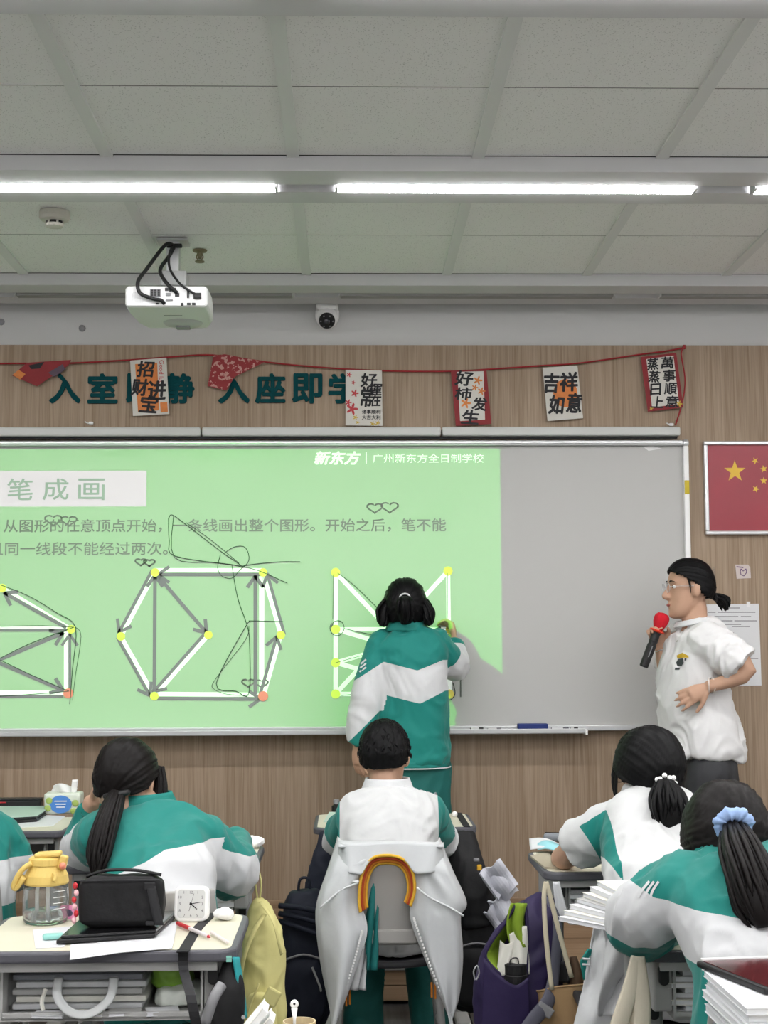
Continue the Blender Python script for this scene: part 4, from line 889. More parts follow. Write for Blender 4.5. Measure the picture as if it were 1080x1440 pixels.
MB().lathe([(.018, L_*.76), (.024, L_*.82), (.031, L_*.90), (.033, L_*.97), (.031, L_*1.03), (.022, L_*1.08), (.004, L_*1.10)], mic0, 24, rm).build('foam_top', mat('foam_red', (0.55, 0.012, 0.025), .95, bump=.5, bscale=300), mc, smooth=True)
MB().box(mic0+md*.07+V((0, -.019, 0)), (.012, .003, .05), rm).build('display', m_grey, mc)
# ---- boy at the middle desk
Y0 = 5.10; pu = xz_px(5.05)
Mh = vec_mat((.16, 1, -.22), (0, .22, 1), px(541, 1066, 5.14))
S = [(V((px(546, 1290, 4.93).x, 4.93, .44)), .150, .115), (px(546, 1270, 4.94), .155, .115), (px(546, 1200, 4.98), .165, .110), (px(546, 1150, 5.04), .178, .105), (px(546, 1133, 5.08), .165, .090), (px(546, 1122, 5.10), .108, .068), (px(545, 1113, 5.12), .064, .056)]
aL = [px(496, 1143, 5.08), px(481, 1192, 5.30), px(520, 1180, 5.52)]; aR = [px(597, 1143, 5.08), px(621, 1190, 5.30), px(580, 1180, 5.52)]
lg = [[V((px(520, 1300, 4.95).x, 4.97, .50)), V((px(510, 1300, 5.4).x, 5.36, .50)), V((px(512, 1300, 5.2).x, 5.22, .085)), V((0, 1, 0))], [V((px(575, 1300, 4.95).x, 4.97, .50)), V((px(590, 1300, 5.4).x, 5.36, .50)), V((px(606, 1300, 5.2).x, 5.24, .085)), V((.2, 1, 0)).normalized()]]
gB, tips = figure('boy with short black hair in a white polo shirt at the middle desk', Mh, S, (1, 0, 0),
    [dict(p=aL, d=(.8, .5, -.1), n=(0, 0, -1), side=-1, curl=.3), dict(p=aR, d=(-.8, .5, -.1), n=(0, 0, -1), side=1, curl=.3)], lg)
def dyeB(p, reg, t):
    x, y = pu(p)
    if reg >= 0 and t > .62: return -1
    return max(477-x, x-613) if y > 1112 else -1
J = garment('polo_shirt', gB, S, (1, 0, 0), [([aL[0], aL[0]*.5+aL[1]*.5, aL[0]*.12+aL[1]*.88], [.070, .072, .074]), ([aR[0], aR[0]*.5+aR[1]*.5, aR[0]*.12+aR[1]*.88], [.070, .072, .074])], m_polo, dyeB, amp=.013, freq=8, seed=7)
collar(J, px(545, 1108, 5.11), (0, .25, 1), (0, 1, 0), .066, .064, .046, m_white_c, edge=m_teal_c, flare=1.25)
T = garment('trousers', gB, [(V((lg[0][0].x*.5+lg[1][0].x*.5, 4.93, .44)), .15, .11), (V((lg[0][0].x*.5+lg[1][0].x*.5, 4.95, .55)), .145, .11)], (1, 0, 0), [([l[0], l[1], l[2]+V((0, 0, .0))], [.085, .080, .068]) for l in lg], m_tealtrouser, vox=.010, amp=.008, freq=9, seed=2)
hair_cap(gB, Mh, [(0, 52), (50, 62), (78, 72), (95, 80), (108, 100), (135, 116), (180, 120)], 1.0, .011, m_hair, rid=.004, fuzz=.004, seed=3)
sh = MB(); rnd = random.Random(5)
for i in range(320):
    az = rnd.uniform(0, 2*pi); th = rnd.uniform(0, R(82)); d = V((sin(th)*sin(az), sin(th)*cos(az), cos(th)))
    if d.y > .55 and d.z < .5: continue
    q = V((d.x*.087, d.y*(.098 if d.y > 0 else .110), d.z*.129)); tang = V((d.x*.3+rnd.uniform(-.5, .5), d.y*.3+rnd.uniform(-.5, .5)-.2, -.6)); tang = (tang-d*tang.dot(d)).normalized()
    sh.tube([Mh @ (q-d*.006), Mh @ (q+tang*.016+d*.005), Mh @ (q+tang*.028+d*.002)], [.0045, .0040, .0008], 5)
o_ = sh.build('hair_tufts', m_hair, gB, smooth=True); o_['kind'] = 'stuff'
# ---- girl with the long ponytail at the left
Y0 = 4.3; pu = xz_px(4.25)
Mh = vec_mat((.30, 1, -.42), (.02, .42, 1), px(178, 1103, 4.42))
S = [(V((px(228, 1300, 4.05).x, 4.05, .44)), .155, .120), (px(226, 1270, 4.12), .155, .120), (px(222, 1230, 4.20), .158, .115), (px(220, 1197, 4.28), .166, .110), (px(217, 1169, 4.34), .160, .095), (px(211, 1151, 4.38), .110, .075), (px(205, 1136, 4.40), .062, .058)]
aL = [px(150, 1178, 4.34), px(113, 1190, 4.62), px(130, 1124, 4.56)]; aR = [px(278, 1180, 4.34), px(324, 1222, 4.44), px(334, 1182, 4.72)]
lg = [[V((px(200, 1300, 4.1).x, 4.10, .50)), V((px(195, 1300, 4.5).x, 4.50, .50)), V((px(195, 1300, 4.4).x, 4.45, .085)), V((0, 1, 0))], [V((px(255, 1300, 4.1).x, 4.10, .50)), V((px(262, 1300, 4.5).x, 4.50, .50)), V((px(262, 1300, 4.4).x, 4.45, .085)), V((.1, 1, 0)).normalized()]]
gL, tips = figure('girl with long low ponytail in teal and white jacket at the left desk', Mh, S, (1, 0, 0),
    [dict(p=aL, d=(.35, .1, .9), n=(.9, 0, -.3), side=-1, curl=.35), dict(p=aR, d=(-.5, .6, .25), n=(-.4, 0, -1), side=1, curl=.4)], lg, hs=1.02)
def dyeL(p, reg, t):
    x, y = pu(p)
    if reg == 0: return 1 if t > .55 or t < .18 else -1
    if reg == 1:
        if t > .60: return 1
        return max(lerp(x, [(270, 1174), (292, 1178), (330, 1196), (350, 1205)])-y, y-lerp(x, [(290, 1234), (300, 1246), (330, 1262)]))
    return max(lerp(x, [(120, 1210), (185, 1206), (222, 1190), (245, 1177), (275, 1173)])-y, y-lerp(x, [(225, 1256), (290, 1236)]))
J = garment('jacket', gL, S, (1, 0, 0), [([aL[0], aL[1], aL[2]-V((0, 0, .03))], [.075, .068, .046]), ([aR[0], aR[1], aR[2]-V((0, .03, 0))], [.086, .086, .046])], m_jacket, dyeL, amp=.014, freq=7, seed=11)
collar(J, px(206, 1133, 4.40), (.0, .35, 1), (.2, 1, 0), .066, .064, .050, m_teal_c, flare=1.3)
garment('trousers', gL, [(V((px(228, 1300, 4.05).x, 4.07, .44)), .16, .12), (V((px(228, 1300, 4.05).x, 4.08, .53)), .155, .115)], (1, 0, 0), [([l[0], l[1], l[2]], [.088, .080, .070]) for l in lg], m_tealtrouser, vox=.012, amp=.006)
hair_cap(gL, Mh, [(0, 50), (50, 66), (72, 74), (88, 80), (100, 90), (112, 108), (140, 122), (180, 122)], 1.02, .014, m_hair2, tie=(-.02, -.10, -.075), rid=.004, seed=12)
locks(gL, [px(164, 1117, 4.29), px(158, 1135, 4.23), px(147, 1170, 4.15), px(139, 1205, 4.11), px(135, 1236, 4.09)], [.022, .030, .035, .033, .012], 56, .0065, m_hair2, name='long_ponytail', seed=13, wob=.25)
MB().tube([px(164, 1117, 4.29)+V((.033*cos(k*pi/8), .02*sin(k*pi/8), .006*cos(k*pi/8))) for k in range(17)], .008, 8).build('hair_tie', m_black, gL, smooth=True)
locks(gL, [Mh @ V((.074, .05, .06)), Mh @ V((.088, .045, .0)), Mh @ V((.086, .05, -.06)), Mh @ V((.076, .055, -.11))], [.022, .024, .020, .008], 14, .008, m_hair2, name='side_hair', seed=14)
# ---- girl with the pearl hair band
Y0 = 4.3; pu = xz_px(4.25)
Mh = vec_mat((-.55, 1, -.30), (0, .30, 1), px(913, 1087, 4.38))
S = [(V((px(922, 1300, 4.05).x, 4.05, .44)), .150, .120), (px(922, 1275, 4.10), .150, .120), (px(922, 1225, 4.18), .152, .115), (px(924, 1175, 4.27), .158, .110), (px(922, 1146, 4.32), .152, .095), (px(918, 1138, 4.36), .108, .072), (px(914, 1127, 4.38), .062, .056)]
aL = [px(862, 1158, 4.33), px(793, 1206, 4.52), px(800, 1196, 4.78)]; aR = [px(976, 1165, 4.33), px(1012, 1215, 4.46), px(985, 1198, 4.75)]
lg = [[V((px(878, 1300, 4.1).x, 4.10, .50)), V((px(870, 1300, 4.5).x, 4.50, .50)), V((px(868, 1300, 4.4).x, 4.42, .085)), V((0, 1, 0))], [V((px(932, 1300, 4.1).x, 4.10, .50)), V((px(940, 1300, 4.5).x, 4.50, .50)), V((px(940, 1300, 4.4).x, 4.42, .085)), V((.1, 1, 0)).normalized()]]
gC, tips = figure('girl with pearl hair band and glasses in a white polo shirt at the right', Mh, S, (1, 0, 0),
    [dict(p=aL, d=(.5, .8, 0), n=(0, 0, -1), side=-1, curl=.3), dict(p=aR, d=(-.6, .8, 0), n=(0, 0, -1), side=1, curl=.3)], lg, hs=1.02)
def dyeC(p, reg, t):
    x, y = pu(p)
    if reg == 1: return 1 if t < .6 else -1
    if x > 858: return -1
    return min(851-x, (y-(1138+(852-x)*.77)), (1165+(x-817)*1.6)-y)
J = garment('polo_shirt', gC, S, (1, 0, 0), [([aL[0]+V((.02, 0, 0)), aL[0]*.55+aL[1]*.45, aL[0]*.36+aL[1]*.64], [.074, .080, .086]), ([aR[0], aR[0]*.5+aR[1]*.5, aR[0]*.2+aR[1]*.8], [.074, .078, .084])], m_polo, dyeC, amp=.013, freq=8, seed=17)
collar(J, px(914, 1120, 4.38), (0, .25, 1), (-.3, 1, 0), .066, .064, .046, m_white_c, edge=m_teal_c, flare=1.25)
garment('trousers', gC, [(V((px(922, 1300, 4.05).x, 4.07, .44)), .16, .12), (V((px(922, 1300, 4.05).x, 4.08, .53)), .155, .115)], (1, 0, 0), [([l[0], l[1], l[2]], [.088, .080, .070]) for l in lg], m_tealtrouser, vox=.012, amp=.006)
hair_cap(gC, Mh, [(0, 58), (50, 84), (85, 108), (105, 118), (140, 128), (180, 126)], 1.02, .016, m_hair, tie=(.03, -.10, -.085), rid=.005, seed=18)
tie = px(936, 1101, 4.24)
locks(gC, [tie, px(940, 1118, 4.20), px(942, 1142, 4.17), px(940, 1168, 4.17)], [.026, .050, .056, .034], 54, .0075, m_hair, name='ponytail', seed=19, wob=.4)
for k in range(11): a = k*2*pi/11; MB().ell(tie+V((.026*cos(a), -.006, .016*sin(a)+.006*(k % 2))), .0075, None, 8).build('pearl', m_white, gC, smooth=True)
strands(gC, [([Mh @ V((-.07, .06, .03)), Mh @ V((-.078, .065, -.05)), Mh @ V((-.068, .065, -.12))], [.010, .007, .001]), ([Mh @ V((-.06, .075, .06)), Mh @ V((-.072, .085, -.02)), Mh @ V((-.064, .082, -.09))], [.012, .008, .001]), ([Mh @ V((.07, .05, .03)), Mh @ V((.08, .05, -.05)), Mh @ V((.07, .05, -.11))], [.010, .007, .001])])
gl = MB()
for k in (-1, 1): gl.tube([Mh @ V((k*.034+.025*cos(a), .106, .008+.019*sin(a))) for a in [j*pi/9 for j in range(19)]], .0016, 6).tube([Mh @ V((k*.058, .103, .012)), Mh @ V((k*.080, .05, .014)), Mh @ V((k*.084, -.01, .01))], .0016, 6)
gl.tube([Mh @ V((-.01, .107, .01)), Mh @ V((.01, .107, .01))], .0016, 6).build('glasses', m_black, gC)
# ---- girl with the blue scrunchie, nearest on the right
Y0 = 3.15; pu = xz_px(3.1)
Mh = vec_mat((-.12, 1, -.62), (0.06, .62, 1), px(1021, 1187, 3.28))
S = [(V((px(1084, 1400, 2.95).x, 2.94, .46)), .155, .125), (px(1084, 1390, 2.99), .158, .125), (px(1074, 1330, 3.04), .166, .122), (px(1056, 1275, 3.12), .178, .112), (px(1042, 1238, 3.19), .166, .095), (px(1030, 1220, 3.22), .112, .075), (px(1026, 1206, 3.24), .062, .058)]
aL = [px(962, 1246, 3.18), px(900, 1296, 3.30), px(950, 1300, 3.52)]; aR = [px(1112, 1250, 3.18), px(1165, 1300, 3.30), px(1120, 1300, 3.52)]
lg = [[V((px(1052, 1400, 2.95).x, 2.98, .50)), V((px(1042, 1400, 3.4).x, 3.38, .50)), V((px(1040, 1400, 3.3).x, 3.30, .085)), V((0, 1, 0))], [V((px(1116, 1400, 2.95).x, 2.98, .50)), V((px(1122, 1400, 3.4).x, 3.38, .50)), V((px(1122, 1400, 3.3).x, 3.30, .085)), V((.1, 1, 0)).normalized()]]
gD, tips = figure('girl with a blue scrunchie in a teal and white jacket, nearest on the right', Mh, S, (1, 0, 0),
    [dict(p=aL, d=(.7, .6, -.05), n=(0, 0, -1), side=-1, curl=.35), dict(p=aR, d=(-.7, .6, -.05), n=(0, 0, -1), side=1, curl=.35)], lg, hs=1.03)
def dyeD(p, reg, t):
    x, y = pu(p)
    up = lerp(x, [(880, 1236), (918, 1262), (950, 1264), (985, 1267), (1040, 1274), (1100, 1270)])
    if reg == 0:
        if t > .80: return 1
        return max(up-y, y-lerp(x, [(870, 1330), (900, 1346), (930, 1340), (958, 1322)]))
    if reg == 1: return max(up-y, .7-t if t > .7 else -1)
    return max(up-y, y-lerp(x, [(960, 1334), (985, 1346), (1030, 1362), (1100, 1366)]))
J = garment('jacket', gD, S, (1, 0, 0), [([aL[0], aL[1], aL[2]-V((.03, .02, 0))], [.082, .082, .048]), ([aR[0], aR[1], aR[2]], [.082, .082, .048])], m_jacket, dyeD, vox=.0075, amp=.015, freq=7, seed=23)
for k in range(3): cloth_stripe(J, [(899+k*8, 1262), (904+k*7.5, 1252), (914+k*6.5, 1240)], 3.4, m_white_c)
collar(J, px(1027, 1207, 3.24), (0, .45, 1), (0, 1, 0), .068, .066, .05, m_teal_c, flare=1.3)
garment('trousers', gD, [(V((px(1084, 1400, 2.95).x, 2.96, .44)), .155, .12), (V((px(1084, 1400, 2.95).x, 2.98, .55)), .150, .115)], (1, 0, 0), [([l[0], l[1], l[2]], [.088, .080, .070]) for l in lg], m_tealtrouser, vox=.012, amp=.006)
hair_cap(gD, Mh, [(0, 52), (50, 74), (85, 100), (105, 112), (140, 124), (180, 122)], 1.03, .016, m_hair2, tie=(.01, -.13, -.03), rid=.0035, seed=24, fr=20)
tie = px(1031, 1158, 3.14)
locks(gD, [tie+V((0, 0, -.01)), px(1040, 1192, 3.05), px(1056, 1235, 2.97), px(1070, 1275, 2.94), px(1078, 1308, 2.93)], [.026, .044, .052, .052, .022], 84, .0062, m_hair2, name='ponytail', seed=25, wob=.25)
def scr(u, v):
    a, b = 2*pi*u, 2*pi*v; rr = .0145*(1+.13*sin(7*a)+.10*sin(13*a+1)+.06*sin(23*a)); return tie+V(((.030+rr*cos(b))*cos(a), -.004+rr*sin(b)*.8-.010*sin(a), (.022+rr*cos(b))*sin(a)))
MB().grid(scr, 64, 14, 0, wrap=True).build('scrunchie', mat('pale_blue_cloth', (0.30, 0.43, 0.70), .8, bump=.4, bscale=60), gD, smooth=True)
# ---- student cut off by the left edge
pu = xz_px(4.9); Mh = vec_mat((-.2, 1, -.5), (0, .5, 1), px(-62, 1118, 5.05))
S = [(V((px(-52, 1300, 4.85).x, 4.85, .44)), .165, .125), (px(-52, 1275, 4.86), .168, .125), (px(-52, 1240, 4.88), .170, .120), (px(-54, 1195, 4.94), .178, .110), (px(-56, 1168, 4.98), .165, .095), (px(-58, 1156, 5.01), .108, .075), (px(-60, 1147, 5.03), .060, .058)]
aL = [px(-120, 1180, 4.98), px(-150, 1215, 5.15), px(-110, 1195, 5.38)]; aR = [px(0, 1178, 4.97), px(16, 1222, 5.02), px(-10, 1188, 5.36)]
lg = [[V((px(-80, 1300, 4.9).x, 4.88, .50)), V((px(-85, 1300, 5.2).x, 5.26, .50)), V((px(-85, 1300, 5.2).x, 5.2, .085)), V((0, 1, 0))], [V((px(-25, 1300, 4.9).x, 4.88, .50)), V((px(-20, 1300, 5.2).x, 5.26, .50)), V((px(-20, 1300, 5.2).x, 5.2, .085)), V((0, 1, 0))]]
gE, tips = figure('student in a teal and white jacket cut off by the left edge', Mh, S, (1, 0, 0),
    [dict(p=aL, d=(.6, .7, 0), n=(0, 0, -1), side=-1, curl=.3), dict(p=aR, d=(-.6, .7, 0), n=(0, 0, -1), side=1, curl=.3)], lg)
def dyeE(p, reg, t):
    x, y = pu(p); return max(1196-y, y-1252)
J = garment('jacket', gE, S, (1, 0, 0), [([a[0], a[1], a[2]], [.078, .078, .046]) for a in (aL, aR)], m_jacket, dyeE, amp=.014, freq=7, seed=31)
garment('trousers', gE, [(V((px(-52, 1300, 4.85).x, 4.86, .44)), .16, .12), (V((px(-52, 1300, 4.85).x, 4.87, .53)), .155, .115)], (1, 0, 0), [([l[0], l[1], l[2]], [.088, .080, .070]) for l in lg], m_tealtrouser, vox=.012, amp=.006)
hair_cap(gE, Mh, [(0, 52), (60, 74), (95, 104), (140, 122), (180, 122)], 1.0, .014, m_hair, rid=.004, seed=32)
# ================================================================ desks, chairs, bags and small things
m_top = mat('desk_cream', (0.66, 0.63, 0.50), 0.45, var=0.05, vscale=12); m_rim = mat('desk_rim_grey', (0.10, 0.10, 0.115), 0.5); m_leg = mat('desk_leg_grey', (0.33, 0.33, 0.32), 0.45)
m_tray = mat('desk_tray_grey', (0.42, 0.42, 0.41), 0.5); m_navy = mat('navy_cloth', (0.010, 0.013, 0.025), 0.7, bump=0.3, bscale=40); m_blackcloth = mat('black_nylon', (0.008, 0.008, 0.009), 0.65, bump=0.25, bscale=60)
m_paper = mat('sheet_white', (0.70, 0.71, 0.73), 0.7); m_paper2 = mat('sheet_ivory', (0.74, 0.73, 0.66), 0.7); m_clear = mat('clear_plastic', (0.85, 0.88, 0.88), 0.12, trans=0.75, ior=1.2, spec=0.4, alpha=0.35)
m_strap = mat('grey_strap', (0.020, 0.020, 0.022), 0.7); m_tissue = mat('tissue', (0.84, 0.84, 0.83), 0.9, bump=0.4, bscale=30, bdist=.01)
def rrect(w, d, r, n=5):
    o = []
    for cx, cy, a0 in ((w/2-r, d/2-r, 0), (-w/2+r, d/2-r, 90), (-w/2+r, -d/2+r, 180), (w/2-r, -d/2+r, 270)):
        for k in range(n+1): a = R(a0+90*k/n); o.append((cx+r*cos(a), cy+r*sin(a)))
    return o
def copy_tree(o, parent=None):
    c = o.copy(); COL.objects.link(c)
    if parent is not None: c.parent = parent; c.matrix_parent_inverse = o.matrix_parent_inverse.copy()
    for ch in list(o.children): copy_tree(ch, c)
    return c
DW, DD, DZ = 0.62, 0.46, 0.76
def make_desk():
    t = thing('school_desk', '', 'desk', (0, 0, 0), world=False, group='school desks')
    at = lambda z: (lambda x, y, d: V((x, y, z+d)))
    MB().prism(rrect(DW-.03, DD-.03, .035), at(DZ-.010), .0105).build('desk_top', m_top, t)
    MB().prism(rrect(DW, DD, .05), at(DZ-.026), .0255).build('rim', m_rim, t, bevel=.006)
    for y in (-DD/2+.03, DD/2-.03): MB().box((0, y, DZ-.037), (DW-.09, .018, .022)).build('apron', m_tray, t)
    for sx in (-1, 1):
        x = sx*(DW/2-.055)
        MB().box((x, 0, DZ-.085), (.045, DD-.10, .12)).build('side_panel', m_leg, t, bevel=.006)
        MB().box((x, -.02, DZ-.245), (.050, .085, .24)).build('upper_post', m_leg, t, bevel=.008)
        MB().box((x, -.02, .22), (.040, .070, .40)).build('lower_post', m_leg, t, bevel=.008)
        MB().box((x, 0, .022), (.055, DD-.02, .035)).build('foot', m_leg, t, bevel=.010)
        for z in (DZ-.060, DZ-.165):
            MB().prism(rrect(.024, .046, .0115), lambda px_, py_, d, x=x, z=z: V((x+px_, (-DD/2+.049 if z > .65 else -.063)-d, z+py_)), .018).build('knob', m_black, t, bevel=.003)
        for yy in (-.20, .20): MB().box((x, yy, .003), (.04, .03, .006)).build('foot_pad', m_black, t)
    MB().box((0, .01, DZ-.160), (DW-.16, DD-.08, .008)).build('tray_floor', m_tray, t)
    MB().box((0, -DD/2+.055, DZ-.155), (DW-.16, .010, .020)).build('tray_lip', m_tray, t, bevel=.003)
    MB().box((0, DD/2-.035, DZ-.10), (DW-.16, .008, .12)).build('tray_back', m_tray, t)
    for sx in (-1, 1): MB().box((sx*(DW/2-.082), .01, DZ-.105), (.006, DD-.08, .11)).build('tray_side', m_tray, t)
    MB().box((0, .06, .20), (DW-.14, .03, .05)).build('cross_bar', m_leg, t, bevel=.005)
    return t
xa = PZ(334, 1332, DZ).x-DW/2; xb = PZ(372, 1190, DZ).x-DW/2; xc_ = PZ(92, 1168, DZ).x-DW/2; xd = P(554, 1150, 5.75).x; xe = PZ(765, 1226, DZ).x+DW/2; xf = PZ(903, 1338, DZ).x+DW/2; xg = .66+DW/2; xh = P(400, 1440, 2.1).x
desks = {}
ya = PZ(200, 1338, DZ).y+DD/2; yb = PZ(370, 1188, DZ).y-DD/2; yc = PZ(80, 1169, DZ).y+DD/2; yd = PZ(550, 1164, DZ).y+DD/2; ye = PZ(800, 1227, DZ).y+DD/2; yf = PZ(930, 1338, DZ).y+DD/2
for i, (k, x, y, lab) in enumerate([('a', xa, ya, 'nearest cream-topped desk on the left, loaded with bag, bottle and clock'), ('b', xb, yb, 'cream-topped desk under the girl with the long ponytail'), ('c', xc_, yc, 'far left desk with the tissue pack and green folder'), ('d', xd, yd, 'desk in front of the boy in the white polo shirt'), ('e', xe, ye, 'desk under the arm of the girl with the pearl hair band'), ('f', xf, yf, 'desk in front of the girl with the blue scrunchie, booklets fanned on it'), ('g', xg, 2.53, 'desk at the lower right edge carrying the tall book stack'), ('h', xh, 2.08, 'desk just below the picture holding the beige cup')]):
    if i == 0: d0 = make_desk(); o = d0
    else: o = copy_tree(d0)
    o.location = (x, y, 0); o['label'] = lab; desks[k] = (x, y)
# chairs
m_shell = mat('chair_shell_grey', (0.36, 0.35, 0.33), 0.5); m_seat = mat('chair_seat_dark', (0.03, 0.03, 0.034), 0.55)
def make_chair():
    t = thing('school_chair', '', 'chair', (0, 0, 0), world=False, group='school chairs')
    MB().grid(lambda u, v: V(((u-.5)*.40, (v-.5)*.38, .435+.02*(2*u-1)**2-.012*sin(pi*v))), 14, 12, .02).build('seat', m_seat, t, smooth=True, bevel=.006)
    MB().grid(lambda u, v: V(((u-.5)*.36*(1-.10*v*v), -.205-.05*v-.05*(1-(2*u-1)**2), .50+.31*v)), 16, 12, .016).build('backrest', m_shell, t, smooth=True, bevel=.004)
    MB().box((0, -.262, .53), (.17, .012, .045)).build('grip', m_shell, t, bevel=.006)
    for sx in (-1, 1):
        MB().tube([(sx*.15, -.17, .43), (sx*.155, -.215, .50), (sx*.150, -.235, .66)], .011, 8, 3).build('back_post', m_leg, t, smooth=True)
        for sy in (-1, 1):
            MB().tube([(sx*.15, sy*.13, .425), (sx*.185, sy*.19, .012)], .012, 8).build('leg', m_leg, t, smooth=True)
            MB().lathe([(.015, 0), (.014, .02)], (sx*.185, sy*.19, 0), 10).build('foot_cap', m_black, t)
        MB().tube([(sx*.172, -.165, .18), (sx*.172, .165, .18)], .009, 8).build('stretcher', m_leg, t)
    return t
ch = [(P(546, 1300, 4.95).x, 4.96, 'grey chair under the boy, with the pale hoodie over its back'), (P(228, 1300, 4.1).x, 4.16, 'grey chair under the girl with the long ponytail'), (P(922, 1300, 4.1).x, 4.16, 'grey chair under the girl with the pearl hair band'), (P(1084, 1400, 2.98).x, 3.06, 'grey chair under the girl with the blue scrunchie'), (P(-52, 1300, 4.87).x, 4.88, 'grey chair at the left edge under the cut-off student')]
for i, (x, y, lab) in enumerate(ch):
    if i == 0: c0 = make_chair(); o = c0
    else: o = copy_tree(c0)
    o.location = (x, y, 0); o['label'] = lab
# ---------------------------------------------------------------- cloth helpers
def soft(name, label, category, build, m, vox=.008, amp=.006, freq=10, st=(1, 1, .6), seed=0, sm=5, parent=None, group=None, base=None):
    mb = MB(); build(mb); me = remesh(mb, vox, sm, name); wrinkle(me, amp, freq, st, seed)
    if parent is not None: return link(name, me, m, parent, smooth=True)
    o = link(name, me, m, None, smooth=True); tag(o, label, category, group); return o
def box_bag(mb, c, w, d, h, tp=.85, bul=.12, rz=0.0, n=28, e=3.2):
    """upright soft box from its base centre"""
    rs = []; r = V((cos(rz), sin(rz), 0)); f = V((-sin(rz), cos(rz), 0))
    for k in range(9):
        v = k/8; s_ = (1-(1-tp)*v)*(1+bul*sin(pi*v))*(.72 if k in (0, 8) else 1); rs.append(sup(V(c)+V((0, 0, h*v)), r, f, w/2*s_, d/2*s_, n, e))
    mb.rings(rs)
def sheet(name, label, category, pts, z, m, th=.0008, group=None, parent=None, world_pts=None):
    """flat sheet on a level surface through pixel corners"""
    q = world_pts or [PZ(x, y, z) for x, y in pts]; n = len(q)
    o = MB().add(q+[p+V((0, 0, th)) for p in q], [tuple(range(n)), tuple(range(2*n-1, n-1, -1))]+[(j, n+j, n+(j+1) % n, (j+1) % n) for j in range(n)]).build(name, m, parent)
    if parent is None: tag(o, label, category, group)
    return o
def booklet(label, c, w, d, th, rz, m, tilt=0.0, roll=0.0, group=None, name='booklet', category='booklet', pages=m_paper):
    t = thing(name, label, category, tuple(c), rz, group, world=False); rot = Euler((tilt, roll, 0)).to_matrix()
    MB().box(rot @ V((0, 0, th/2)), (w-.004, d-.004, th*.80), rot).build('pages', pages, t)
    MB().box(rot @ V((0, 0, th*.04)), (w, d, th*.08), rot).build('back_cover', m, t); MB().box(rot @ V((0, 0, th*.95)), (w, d, th*.10), rot).build('front_cover', m, t)
    return t
# ---------------------------------------------------------------- hoodie over the boy's chair
m_hood = mat('pale_grey_fleece', (0.56, 0.58, 0.59), 0.7, bump=0.3, bscale=12, bdist=.012, sheen=.2)
hd = thing('draped_hoodie', "pale grey hoodie draped over the boy's chair, orange lined neck", 'hoodie', tuple(P(546, 1430, 4.66)))
YH = 4.66
def panel(outer, inner, bulge, seed, n=36):
    o, i = cat(outer, 5), cat(inner, 5)
    def pick(l, t): k = t*(len(l)-1); a = int(min(k, len(l)-2)); return tuple(x+(y-x)*(k-a) for x, y in zip(l[a], l[a+1]))
    def f(u, v):
        a, b = pick(o, v), pick(i, v); x, y = a[0]+(b[0]-a[0])*u, a[1]+(b[1]-a[1])*u
        q = P(x, y, YH); dep = .012+bulge*sin(pi*min(u*1.05, 1))*(.35+.65*v); fold = .012*sin(u*9+v*4+seed)*v+.010*mn.noise(V((u*4, v*5, seed)))
        wrap = .10*max(0, (.16-v)/.16)**1.5+.11*max(0, (.13-u)/.13)**2*(1-.3*v)
        return q+V((0, -dep-fold+wrap, 0))
    return MB().grid(f, n, 44, .006)
panel([(476, 1189), (462, 1230), (447, 1276), (446, 1310), (452, 1360), (462, 1410), (468, 1436)], [(546, 1189), (524, 1205), (509, 1228), (505, 1262), (517, 1306), (500, 1362), (470, 1438)], .055, 1.0).build('left_side', m_hood, hd, smooth=True)
panel([(624, 1189), (640, 1230), (660, 1276), (651, 1296), (654, 1350), (648, 1405), (634, 1432)], [(546, 1189), (566, 1203), (580, 1222), (584, 1250), (576, 1288), (602, 1360), (632, 1433)], .055, 4.0).build('right_side', m_hood, hd, smooth=True)
# yoke between the shoulders, above the neck opening
arc0 = cat([(478, 1222), (500, 1226), (509, 1226), (522, 1208), (546, 1203), (568, 1208), (581, 1224), (592, 1226), (622, 1222)], 5)
def yoke(u, v):
    x1, y1 = arc0[int(round(u*(len(arc0)-1)))]; x0 = 477+146*u; x, y = x0+(x1-x0)*v, 1187-1.5*sin(pi*u)+(y1-1187+1.5*sin(pi*u))*v
    return P(x, y, YH)+V((0, -.014-.030*v*abs(2*u-1)-.006*v+.10*max(0, (.18-v)/.18)**1.5*0+.09*max(0, abs(2*u-1)-.85)/.15*.6, 0))
MB().grid(yoke, len(arc0), 14, .005).build('yoke', m_hood, hd, smooth=True)
# fold over the chair back and down inside
MB().grid(lambda u, v: P(476+148*u, 1189+2*sin(pi*u)*-1, YH)+V((0, -.014+.14*v, .008*sin(pi*v)-.012*v)), 24, 8, .006).build('shoulder_fold', m_hood, hd, smooth=True)
for nm, pts in [('left_seam', [(476, 1205), (496, 1240), (504, 1241), (478, 1253), (450, 1277)]), ('right_seam', [(586, 1248), (604, 1262), (630, 1275), (652, 1288)])]:
    MB().tube([P(x, y, YH-.052) for x, y in pts[(1 if nm == 'left_seam' else 0):]], .0035, 6, 4).build(nm, mat('hood_seam', (0.64, 0.66, 0.67), .7), hd, smooth=True)
m_or = [mat('knit_orange', (0.62, 0.20, 0.02), .8), mat('knit_yellow', (0.75, 0.42, 0.04), .8), mat('knit_rust', (0.45, 0.06, 0.02), .8)]
arc = [(507, 1283), (505, 1262), (509, 1230), (522, 1208), (546, 1203), (568, 1209), (580, 1226), (583, 1252), (577, 1274)]
